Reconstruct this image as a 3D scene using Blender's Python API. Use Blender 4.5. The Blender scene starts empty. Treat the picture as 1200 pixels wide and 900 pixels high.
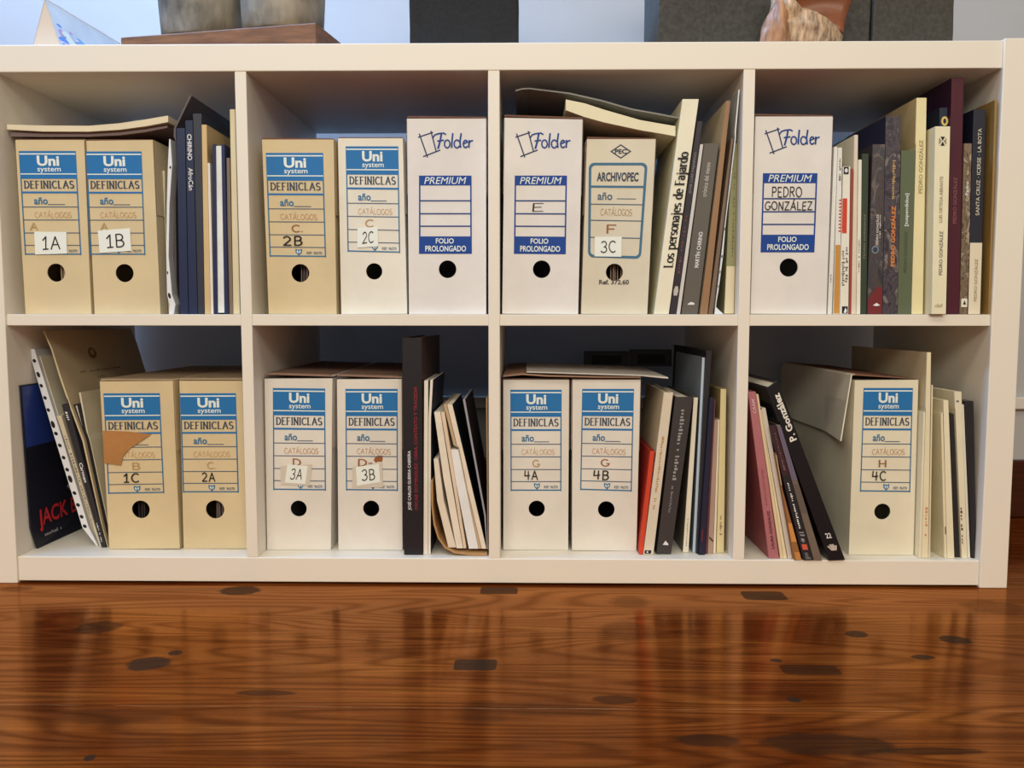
import bpy, bmesh, math, random
from mathutils import Vector, Euler, Matrix
random.seed(4)
SC = bpy.context.scene
COL = SC.collection

# ---------------------------------------------------------------- camera
F_PX = 971.4
CAM_LOC = Vector((0.04268, -1.1715, 0.3845))
CAM_ROT = Euler((1.4917, -0.0003, 0.0149), 'XYZ')
cd = bpy.data.cameras.new('camera')
cd.sensor_fit = 'HORIZONTAL'; cd.sensor_width = 36.0; cd.lens = F_PX/1200*36.0
cd.clip_start = 0.01
cam = bpy.data.objects.new('camera', cd); COL.objects.link(cam)
cam.location = CAM_LOC; cam.rotation_euler = CAM_ROT
SC.camera = cam

# ---------------------------------------------------------------- light, exposure
SC.view_settings.view_transform = 'Standard'
SC.view_settings.look = 'None'
SC.view_settings.gamma = 1.0
SC.view_settings.use_curve_mapping = False
SC.view_settings.exposure = 0.0
world = bpy.data.worlds.new('room_ambience'); SC.world = world
world.use_nodes = True
wb = world.node_tree.nodes['Background']
wb.inputs[0].default_value = (1.0, 0.92, 0.80, 1); wb.inputs[1].default_value = 0.34

def area(name, loc, target, sx, sy, power, color):
    l = bpy.data.lights.new(name, 'AREA'); l.shape = 'RECTANGLE'; l.size = sx; l.size_y = sy
    l.energy = power; l.color = color
    o = bpy.data.objects.new(name, l); COL.objects.link(o); o.location = loc
    o.rotation_euler = (Vector(target)-Vector(loc)).to_track_quat('-Z', 'Y').to_euler()
    return o
area('ceiling_lamp_light', (-0.25, -1.55, 2.45), (0, 0, 0.4), 2.4, 0.5, 22, (1.0, 0.90, 0.72))
area('far_fill_light', (0.0, -3.2, 1.9), (0, 0, 0.2), 3.2, 0.7, 63, (1.0, 0.92, 0.74))  # added wide fill from the room side, evens out the lower row
area('window_daylight', (-0.95, 0.29, 1.75), (-0.2, 0.41, 0.80), 1.1, 0.22, 62, (0.26, 0.52, 1.0))

# ---------------------------------------------------------------- pixel measurements to places
ROTM = CAM_ROT.to_matrix()
def ray(u, v):
    return ROTM @ Vector(((u-600)/F_PX, -(v-450)/F_PX, -1.0))
def on_y(u, v, y):
    d = ray(u, v); k = (y-CAM_LOC.y)/d.y
    return CAM_LOC + d*k
def on_z(u, v, z):
    d = ray(u, v); k = (z-CAM_LOC.z)/d.z
    return CAM_LOC + d*k

# ---------------------------------------------------------------- materials
def s2l(c):
    c /= 255.0
    return c/12.92 if c <= 0.04045 else ((c+0.055)/1.055)**2.4
WREF = [s2l(c) for c in (224, 210, 187)]
def pc(r, g, b, k=0.78):
    return tuple(min(0.9, max(0.003, s2l(c)/w*k)) for c, w in zip((r, g, b), WREF))
MATS = {}
def mat(name, rgb, rough=0.6, var=0.0, scale=30.0, bump=0.0, spec=0.35, linear=False, stretch=(1,1,1)):
    """one named procedural surface; rgb is the colour it shows under the room's light"""
    if name in MATS: return MATS[name]
    m = bpy.data.materials.new(name); m.use_nodes = True
    nt = m.node_tree; b = nt.nodes['Principled BSDF']
    col = rgb if linear else pc(*rgb)
    b.inputs['Base Color'].default_value = (*col, 1)
    b.inputs['Roughness'].default_value = rough
    b.inputs['Specular IOR Level'].default_value = spec
    if var or bump:
        tc = nt.nodes.new('ShaderNodeNewGeometry')
        mp = nt.nodes.new('ShaderNodeMapping'); mp.inputs['Scale'].default_value = stretch
        nz = nt.nodes.new('ShaderNodeTexNoise'); nz.inputs['Scale'].default_value = scale
        nz.inputs['Detail'].default_value = 5; nz.inputs['Roughness'].default_value = 0.6
        nt.links.new(tc.outputs['Position'], mp.inputs['Vector']); nt.links.new(mp.outputs[0], nz.inputs['Vector'])
        if var:
            rp = nt.nodes.new('ShaderNodeValToRGB')
            rp.color_ramp.elements[0].position = 0.3; rp.color_ramp.elements[1].position = 0.7
            rp.color_ramp.elements[0].color = (*[c*(1-var) for c in col], 1)
            rp.color_ramp.elements[1].color = (*[min(0.95, c*(1+var*0.6)) for c in col], 1)
            nt.links.new(nz.outputs['Fac'], rp.inputs[0]); nt.links.new(rp.outputs[0], b.inputs['Base Color'])
        if bump:
            bp = nt.nodes.new('ShaderNodeBump'); bp.inputs['Strength'].default_value = bump; bp.inputs['Distance'].default_value = 0.002
            nt.links.new(nz.outputs['Fac'], bp.inputs['Height']); nt.links.new(bp.outputs[0], b.inputs['Normal'])
    MATS[name] = m
    return m
def colmat(rgb, rough=0.6, var=0.05):
    return mat('surface_%d_%d_%d_%d' % (*rgb, int(rough*100)), rgb, rough, var, 24.0)
def inkmat(rgb):
    return mat('ink_%d_%d_%d' % rgb, rgb, 0.6)

M_white = mat('white_melamine', (0.82, 0.785, 0.72), 0.42, linear=True, spec=0.3)
M_kraft = mat('kraft_cardboard', (112, 74, 54), 0.8, 0.15, 60, 0.1)
M_paper = mat('white_paper', (232, 224, 212), 0.7, 0.03, 40)
M_page = mat('book_pages', (222, 205, 172), 0.75, 0.12, 220, 0.1, stretch=(6, 0.3, 0.3))

# ---------------------------------------------------------------- mesh helpers
def link(name, bm, mats, parent=None, bevel=0.0, smooth=False, solid=0.0, recalc=True):
    if recalc: bmesh.ops.recalc_face_normals(bm, faces=bm.faces[:])
    me = bpy.data.meshes.new(name); bm.to_mesh(me); bm.free()
    for m in (mats if isinstance(mats, (list, tuple)) else [mats]): me.materials.append(m)
    o = bpy.data.objects.new(name, me); COL.objects.link(o)
    if smooth:
        for p in me.polygons: p.use_smooth = True
    if parent is not None:
        o.parent = parent; o.matrix_parent_inverse = Matrix.Translation(-parent.location)
    if solid:
        md = o.modifiers.new('board', 'SOLIDIFY'); md.thickness = solid; md.offset = -1
    if bevel:
        md = o.modifiers.new('edge', 'BEVEL'); md.width = bevel; md.segments = 2; md.limit_method = 'ANGLE'
    return o
def tag(o, label, cat, group=None, kind=None):
    o['label'] = label; o['category'] = cat
    if group: o['group'] = group
    if kind: o['kind'] = kind
    return o
def thing(name, label, cat, loc, group=None):
    o = bpy.data.objects.new(name, None); COL.objects.link(o); o.location = loc; o.empty_display_size = 0.02
    return tag(o, label, cat, group)
def add_box(bm, x0, x1, y0, y1, z0, z1, mi=0):
    v = [bm.verts.new(p) for p in ((x0,y0,z0),(x1,y0,z0),(x1,y1,z0),(x0,y1,z0),(x0,y0,z1),(x1,y0,z1),(x1,y1,z1),(x0,y1,z1))]
    for f in ((0,1,2,3),(4,5,6,7),(0,1,5,4),(1,2,6,5),(2,3,7,6),(3,0,4,7)):
        fc = bm.faces.new([v[i] for i in f]); fc.material_index = mi
def box_obj(name, x0, x1, y0, y1, z0, z1, m, parent=None, bevel=0.0):
    bm = bmesh.new(); add_box(bm, x0, x1, y0, y1, z0, z1)
    return link(name, bm, m, parent, bevel)

# ================================================================ THE SETTING
def floor_material():
    m = bpy.data.materials.new('varnished_pine_floor'); m.use_nodes = True
    nt = m.node_tree; N = nt.nodes; L = nt.links; b = N['Principled BSDF']
    geo = N.new('ShaderNodeNewGeometry')
    def mapping(scale):
        mp = N.new('ShaderNodeMapping'); mp.inputs['Scale'].default_value = scale
        L.new(geo.outputs['Position'], mp.inputs['Vector']); return mp.outputs[0]
    def noise(vec, scale, detail=6, rough=0.6, dist=0.0):
        n = N.new('ShaderNodeTexNoise'); n.inputs['Scale'].default_value = scale; n.inputs['Detail'].default_value = detail
        n.inputs['Roughness'].default_value = rough; n.inputs['Distortion'].default_value = dist
        L.new(vec, n.inputs['Vector']); return n.outputs['Fac']
    def math_(op, a, c, clamp=False):
        n = N.new('ShaderNodeMath'); n.operation = op; n.use_clamp = clamp
        for i, x in enumerate((a, c)):
            if isinstance(x, (int, float)): n.inputs[i].default_value = x
            else: L.new(x, n.inputs[i])
        return n.outputs[0]
    def mix(f, a, c):
        n = N.new('ShaderNodeMix'); n.data_type = 'RGBA'
        if isinstance(f, (int, float)): n.inputs[0].default_value = f
        else: L.new(f, n.inputs[0])
        for i, x in ((6, a), (7, c)):
            if isinstance(x, tuple): n.inputs[i].default_value = (*x, 1)
            else: L.new(x, n.inputs[i])
        return n.outputs[2]
    def ramp(f, stops):
        r = N.new('ShaderNodeValToRGB'); e = r.color_ramp.elements
        while len(e) < len(stops): e.new(0.5)
        for q, (p, c) in zip(e, stops): q.position = p; q.color = (*c, 1)
        L.new(f, r.inputs[0]); return r.outputs[0]
    broad = noise(mapping((1.3, 9, 1)), 2.2, 5, 0.55, 0.7)
    fine = noise(mapping((1.2, 60, 1)), 5.0, 6, 0.65, 0.25)
    # growth rings drawn as contours of a stretched field (cathedral figure)
    field = noise(mapping((0.55, 5.6, 1)), 1.5, 2, 0.5, 0.3)
    ring = math_('MULTIPLY', math_('ADD', math_('SINE', math_('MULTIPLY', field, 185.0), 0), 1.0), 0.5)
    ring = math_('POWER', ring, 2.0)
    base = ramp(broad, [(0.25, (0.065, 0.011, 0.002)), (0.5, (0.145, 0.031, 0.005)), (0.75, (0.27, 0.080, 0.014))])
    c = mix(math_('MULTIPLY', ring, 0.55), base, (0.042, 0.008, 0.002))
    fl = ramp(fine, [(0.35, (0.6, 0.55, 0.5)), (0.62, (1.12, 1.12, 1.12))])
    mm = N.new('ShaderNodeMix'); mm.data_type = 'RGBA'; mm.blend_type = 'MULTIPLY'; mm.inputs[0].default_value = 0.85
    L.new(c, mm.inputs[6]); L.new(fl, mm.inputs[7]); c = mm.outputs[2]
    # knots and filler patches, each with its own place and outline
    warp = noise(mapping((1, 1, 1)), 45, 3)
    sep = N.new('ShaderNodeSeparateXYZ'); L.new(geo.outputs['Position'], sep.inputs[0])
    knots = [(175,777,25,8,2,0), (557,779,25,6.5,8,0), (950,785,34,5.5,8,1), (585,692,22,4,8,0), (895,698,25,5,8,0), (280,692,24,5,2,0),
             (115,735,26,7,2,1), (735,740,28,10,2,2), (738,705,20,6,2,2), (1120,750,17,5,2,0), (1003,743,14,4,2,0), (1082,770,13,3,2,0),
             (930,820,8,3,2,0), (910,774,8,2.2,2,0), (313,812,36,3.6,2,1), (105,888,7,4,2,0), (970,872,75,13,2,1), (565,836,26,12,2,2),
             (205,765,8,3,2,0), (1165,712,30,7,2,2), (720,820,26,5,2,1), (650,832,60,7,2,2), (20,690,16,3,2,2), (1090,880,60,4,2,1), (130,840,60,8,2,2), (830,868,40,7,2,1)]
    patch = None
    for (u, v, ru, rv, power, tone) in knots:
        p = on_z(u, v, 0); px = on_z(u+ru, v, 0); py = on_z(u, v-rv, 0)
        ax = abs(px.x-p.x); ay = abs(py.y-p.y)
        dx = math_('MULTIPLY', math_('SUBTRACT', sep.outputs[0], p.x), 1/ax)
        dy = math_('MULTIPLY', math_('SUBTRACT', sep.outputs[1], p.y), 1/ay)
        r = math_('ADD', math_('POWER', math_('ABSOLUTE', dx, 0), power), math_('POWER', math_('ABSOLUTE', dy, 0), power))
        r = math_('ADD', r, math_('MULTIPLY', math_('SUBTRACT', warp, 0.5), 1.6))
        f = math_('SUBTRACT', 1.0, math_('MULTIPLY', math_('SUBTRACT', r, 0.75), 2.2 if tone != 2 else 0.9), True)
        f = math_('MULTIPLY', f, (0.92, 0.75, 0.45)[tone])
        patch = f if patch is None else math_('MAXIMUM', patch, f)
        c = mix(f, c, ((0.030, 0.018, 0.011), (0.026, 0.012, 0.006), (0.035, 0.014, 0.006))[tone])
    # board joints run along x
    for v, wd, cc in ((712, 0.0011, (0.02, 0.008, 0.004)), (830, 0.0007, (0.42, 0.22, 0.10)), (906, 0.0012, (0.02, 0.008, 0.004))):
        p = on_z(620, v, 0)
        yy = math_('ADD', sep.outputs[1], math_('MULTIPLY', math_('SUBTRACT', noise(mapping((1, 0.2, 1)), 7, 2), 0.5), 0.006))
        d = math_('ABSOLUTE', math_('SUBTRACT', yy, p.y), 0)
        f = math_('SUBTRACT', 1.0, math_('MULTIPLY', d, 1/wd), True)
        f = math_('MULTIPLY', f, math_('MULTIPLY', math_('SUBTRACT', noise(mapping((1, 0.01, 1)), 14, 3), 0.38), 5.0, True))
        c = mix(math_('MULTIPLY', f, 0.8), c, cc)
    L.new(c, b.inputs['Base Color'])
    b.inputs['Roughness'].default_value = 0.5; b.inputs['Specular IOR Level'].default_value = 0.0
    # amber varnish: a coloured gloss that strengthens at shallow angles
    gl = N.new('ShaderNodeBsdfGlossy'); L.new(mix(math_('MULTIPLY', ring, 0.6), (1.0, 0.49, 0.21), (0.55, 0.22, 0.075)), gl.inputs['Color'])
    L.new(ramp(fine, [(0.3, (0.19,)*3), (0.7, (0.14,)*3)]), gl.inputs['Roughness'])
    fr_ = N.new('ShaderNodeFresnel'); fr_.inputs['IOR'].default_value = 1.5
    ms = N.new('ShaderNodeMixShader'); L.new(math_('MULTIPLY', fr_.outputs[0], math_('SUBTRACT', 1.55, math_('MULTIPLY', patch, 1.25)), True), ms.inputs[0])
    L.new(b.outputs[0], ms.inputs[1]); L.new(gl.outputs[0], ms.inputs[2])
    L.new(ms.outputs[0], N['Material Output'].inputs['Surface'])
    bp = N.new('ShaderNodeBump'); bp.inputs['Strength'].default_value = 0.06; bp.inputs['Distance'].default_value = 0.0015
    L.new(noise(mapping((1.5, 12, 1)), 9, 3), bp.inputs['Height']); L.new(bp.outputs[0], b.inputs['Normal']); L.new(bp.outputs[0], gl.inputs['Normal'])
    return m

def struct(name, x0, x1, y0, y1, z0, z1, m, bevel=0.0):
    o = box_obj(name, x0, x1, y0, y1, z0, z1, m, None, bevel); o['kind'] = 'structure'; return o
WALL_Y = 0.436
struct('floor', -3.2, 3.2, -4.0, WALL_Y+0.1, -0.04, 0.0, floor_material())
M_wall = mat('painted_plaster', (0.46, 0.47, 0.49), 0.85, 0.03, 8, 0.05, linear=True)
struct('wall_back', -3.2, 3.2, WALL_Y, WALL_Y+0.1, 0.0, 2.7, M_wall)
M_skirt = mat('dark_red_wood', (0.055, 0.012, 0.006), 0.3, 0.5, 9, 0.05, linear=True, stretch=(1, 5, 14))
struct('baseboard_back', -3.2, 3.2, WALL_Y-0.015, WALL_Y, 0.0, 0.112, M_skirt, 0.003)
o = struct('trim_1', -3.2, 3.2, WALL_Y-0.014, WALL_Y, 0.211, 0.234, mat('white_plastic_duct', (0.72, 0.70, 0.66), 0.4, linear=True), 0.002)

# ================================================================ SHELF UNIT
XI, XO = 0.694, 0.733
SHELF_Z = {'U': 0.390, 'L': 0.039}
unit = thing('shelf_unit', 'low white shelf unit of eight open compartments standing on the wooden floor', 'shelf', (0, 0.195, 0))
D = 0.39
for s in (-1, 1):
    a, b_ = sorted((s*XI, s*XO))
    box_obj('side_panel', a, b_, -0.003, D, 0.0, 0.764, M_white, unit, 0.0012)
box_obj('top_board', -XI, XI, 0.0, D, 0.725, 0.7620, M_white, unit, 0.0012)
box_obj('bottom_board', -XI, XI, 0.0, D, 0.003, 0.039, M_white, unit, 0.0012)
for xc in (-0.351, 0.0, 0.351):
    box_obj('divider', xc-0.008, xc+0.008, 0.0005, D, 0.039, 0.725, M_white, unit, 0.0008)
for xa, xb in ((-XI, -0.359), (-0.343, -0.008), (0.008, 0.343), (0.359, XI)):
    box_obj('shelf', xa, xb, 0.001, D, 0.374, 0.390, M_white, unit, 0.0008)

# ================================================================ LETTERING
def arc(cx, cy, rx, ry, a0, a1, n=10):
    return [(cx+rx*math.cos(math.radians(a0+(a1-a0)*i/n)), cy+ry*math.sin(math.radians(a0+(a1-a0)*i/n))) for i in range(n+1)]
SK = {   # pen strokes: width, list of polylines
 'A': (.72, [[(0,0),(.36,1),(.72,0)], [(.13,.36),(.59,.36)]]),
 'B': (.58, [[(.04,0),(.04,1)], [(.04,1),(.28,1)]+arc(.28,.76,.24,.24,90,-90)+[(.04,.52)], [(.04,.52),(.3,.52)]+arc(.3,.26,.28,.26,90,-90)+[(.04,0)]]),
 'C': (.66, [arc(.38,.5,.38,.5,50,310,14)]),
 'D': (.66, [[(.05,0),(.05,1)], [(.05,1),(.2,1)]+arc(.2,.5,.46,.5,90,-90,14)+[(.05,0)]]),
 'E': (.52, [[(.04,0),(.04,1)], [(.04,1),(.5,1)], [(.04,.52),(.42,.52)], [(.04,0),(.52,0)]]),
 'F': (.52, [[(.04,0),(.04,1)], [(.04,1),(.52,1)], [(.04,.52),(.42,.52)]]),
 'G': (.7, [arc(.38,.5,.38,.5,50,350,14)+[(.5,.42)]]),
 'H': (.62, [[(.04,0),(.04,1)], [(.58,0),(.58,1)], [(.04,.5),(.58,.5)]]),
 'I': (.14, [[(.07,0),(.07,1)]]),
 'L': (.5, [[(.04,1),(.04,0)], [(.04,0),(.5,0)]]),
 'N': (.66, [[(.05,0),(.05,1)], [(.05,1),(.61,0)], [(.61,0),(.61,1)]]),
 'O': (.74, [arc(.37,.5,.37,.5,90,450,18)]),
 'P': (.55, [[(.04,0),(.04,1)], [(.04,1),(.28,1)]+arc(.28,.74,.26,.26,90,-90)+[(.04,.48)]]),
 'R': (.6, [[(.04,0),(.04,1)], [(.04,1),(.28,1)]+arc(.28,.75,.26,.25,90,-90)+[(.04,.5)], [(.26,.5),(.6,0)]]),
 'S': (.54, [arc(.27,.75,.25,.25,40,270,10)+arc(.27,.25,.27,.25,90,-140,10)]),
 'T': (.6, [[(0,1),(.6,1)], [(.3,1),(.3,0)]]),
 'Z': (.6, [[(0,1),(.58,1),(0,0),(.6,0)]]),
 'Á': (.72, [[(0,0),(.36,1),(.72,0)], [(.13,.36),(.59,.36)], [(.36,1.12),(.5,1.32)]]),
 '1': (.42, [[(0,.72),(.26,1),(.22,0)], [(0,0),(.42,.02)]]),
 '2': (.56, [arc(.27,.72,.26,.28,160,-30,10)+[(0,0),(.56,.03)]]),
 '3': (.52, [arc(.22,.75,.26,.25,150,-80,10)+arc(.22,.26,.3,.26,85,-150,10)]),
 '4': (.6, [[(.05,1),(0,.42),(.6,.46)], [(.46,.95),(.44,0)]]),
 '.': (.12, [[(.04,0),(.08,.03)]]), '-': (.4, [[(.06,.45),(.34,.48)]]), ' ': (.36, []),
 'o': (.56, [arc(.28,.34,.28,.34,90,450,16)]),
 's': (.42, [arc(.21,.5,.19,.18,40,270,8)+arc(.21,.16,.21,.16,90,-140,8)]),
 'p': (.58, [[(.06,.68),(.06,-.32)], arc(.3,.34,.26,.34,150,-150,14)]),
 'e': (.54, [[(.02,.38),(.52,.38)]+arc(.28,.34,.26,.34,8,310,14)]),
 'r': (.4, [[(.08,.68),(.08,0)], arc(.3,.42,.2,.26,170,60,6)]),
 'n': (.58, [[(.08,.68),(.08,0)], arc(.29,.4,.21,.28,170,0,8)+[(.5,0)]]),
 'a': (.52, [arc(.22,.5,.2,.18,150,0,8)+[(.42,.04)], arc(.22,.2,.2,.2,70,290,10)+[(.42,.18)]]),
 'j': (.26, [[(.14,.68),(.14,-.15)]+arc(.0,-.15,.14,.17,0,-100,6), [(.13,.9),(.15,.93)]]),
 'd': (.58, [[(.5,1.02),(.5,0)], arc(.28,.34,.26,.34,30,330,14)]),
 'l': (.18, [[(.09,1.02),(.09,.05)]]),
}
class Sheet:
    """collects flat printing on a surface: place(s, t, lift) gives the point"""
    def __init__(self, place): self.place = place; self.bm = bmesh.new(); self.mats = []; self.n = 0
    def mi(self, m):
        if m not in self.mats: self.mats.append(m)
        return self.mats.index(m)
    def poly(self, pts, m, lift=0.0003):
        vs = [self.bm.verts.new(self.place(s, t, lift)) for s, t in pts]
        try:
            f = self.bm.faces.new(vs); f.material_index = self.mi(m)
        except ValueError: pass
    def rect(self, s0, s1, t0, t1, m, lift=0.0003):
        self.poly([(s0,t0),(s1,t0),(s1,t1),(s0,t1)], m, lift)
    def strokes(self, text, s0, s1, t0, t1, m, asp, w=0.09, serif=False, thin=None, gap=0.14, rot=0, jitter=0.0, lift=0.0006, wob=None):
        """pen lettering fitted in the box s0..s1 t0..t1; asp = width/height of one unit of s over one of t"""
        tot = sum(SK[c][0]+gap for c in text)-gap
        x = 0.0; pl = []
        for c in text:
            cw, sts = SK[c]; jr = random.uniform(-jitter, jitter); jy = random.uniform(-jitter, jitter)*0.5
            for st in sts:
                q = [(x+px+jr*(py-.5)*0.5, py+jy+jr*(px-.3)) for px, py in st]
                pl.append((q, False))
                if serif:
                    for e, nb in ((st[0], st[1]), (st[-1], st[-2])):
                        if len(st) == 2 and abs(e[1]-nb[1]) > 0.5 and (abs(e[0]-nb[0]) < 0.4):
                            pl.append(([(x+e[0]-0.13, e[1]), (x+e[0]+0.13, e[1])], True))
            x += cw+gap
        n = 0
        def tr(px, py):
            a = px/tot; bq = py
            if rot == 0: return (s0+(s1-s0)*a, t0+(t1-t0)*bq)
            if rot == 90: return (s1-(s1-s0)*bq, t0+(t1-t0)*a)
            return (s0+(s1-s0)*bq, t1-(t1-t0)*a)
        for q, sf in pl:
            for (a, b_) in zip(q[:-1], q[1:]):
                dx, dy = b_[0]-a[0], b_[1]-a[1]; ln = math.hypot(dx, dy)
                if ln < 1e-6: continue
                ww = w
                if thin is not None: ww = thin+(w-thin)*abs(dy)/ln
                if sf: ww = thin or w*0.6
                nx, ny = -dy/ln*ww/2, dx/ln*ww/2; ex, ey = dx/ln*ww*0.3, dy/ln*ww*0.3
                self.n += 1
                self.poly([tr(a[0]-ex+nx, a[1]-ey+ny), tr(a[0]-ex-nx, a[1]-ey-ny), tr(b_[0]+ex-nx, b_[1]+ey-ny), tr(b_[0]+ex+nx, b_[1]+ey+ny)], m, lift+self.n*0.0000035)
    def text(self, body, s0, s1, t0, t1, m, rot=0, bold=0.0, shear=0.0, lift=0.0006):
        verts, faces, (w, h) = glyphs(body, bold, shear)
        def tr(a, b_):
            if rot == 0: return (s0+(s1-s0)*a, t0+(t1-t0)*b_)
            if rot == 90: return (s1-(s1-s0)*b_, t0+(t1-t0)*a)
            return (s0+(s1-s0)*b_, t1-(t1-t0)*a)
        vs = [self.bm.verts.new(self.place(*tr(a, b_), lift)) for a, b_ in verts]
        k = self.mi(m)
        for f in faces:
            try:
                fc = self.bm.faces.new([vs[i] for i in f]); fc.material_index = k
            except ValueError: pass
    def squiggle(self, s0, s1, t0, t1, m, rot=90, n=14, lift=0.0006):
        """a line of print too small to read"""
        for i in range(n):
            a = i/n; b_ = (i+random.uniform(.4, .8))/n
            lo = random.choice((.1, .1, .25)); hi = random.choice((.7, .7, 1))
            if random.random() < .12: continue
            if rot: self.rect(s0+(s1-s0)*lo, s0+(s1-s0)*hi, t0+(t1-t0)*a, t0+(t1-t0)*b_, m, lift)
            else: self.rect(s0+(s1-s0)*a, s0+(s1-s0)*b_, t0+(t1-t0)*lo, t0+(t1-t0)*hi, m, lift)
    def done(self, name, parent): return link(name, self.bm, self.mats, parent, recalc=False) if self.mats else None
GLY = {}
def glyphs(body, bold=0.0, shear=0.0):
    key = (body, bold, shear)
    if key in GLY: return GLY[key]
    cu = bpy.data.curves.new('lettering', 'FONT'); cu.body = body; cu.resolution_u = 3; cu.offset = bold; cu.shear = shear; cu.fill_mode = 'FRONT'
    ob = bpy.data.objects.new('lettering', cu); COL.objects.link(ob)
    bpy.context.view_layer.update()
    me = ob.evaluated_get(bpy.context.evaluated_depsgraph_get()).to_mesh()
    vs = [(v.co.x, v.co.y) for v in me.vertices]; fs = [tuple(p.vertices) for p in me.polygons]
    bpy.data.objects.remove(ob); bpy.data.curves.remove(cu)
    x0 = min(v[0] for v in vs); x1 = max(v[0] for v in vs); y0 = min(v[1] for v in vs); y1 = max(v[1] for v in vs)
    GLY[key] = ([((a-x0)/(x1-x0), (b_-y0)/(y1-y0)) for a, b_ in vs], fs, (x1-x0, y1-y0))
    return GLY[key]

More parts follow.
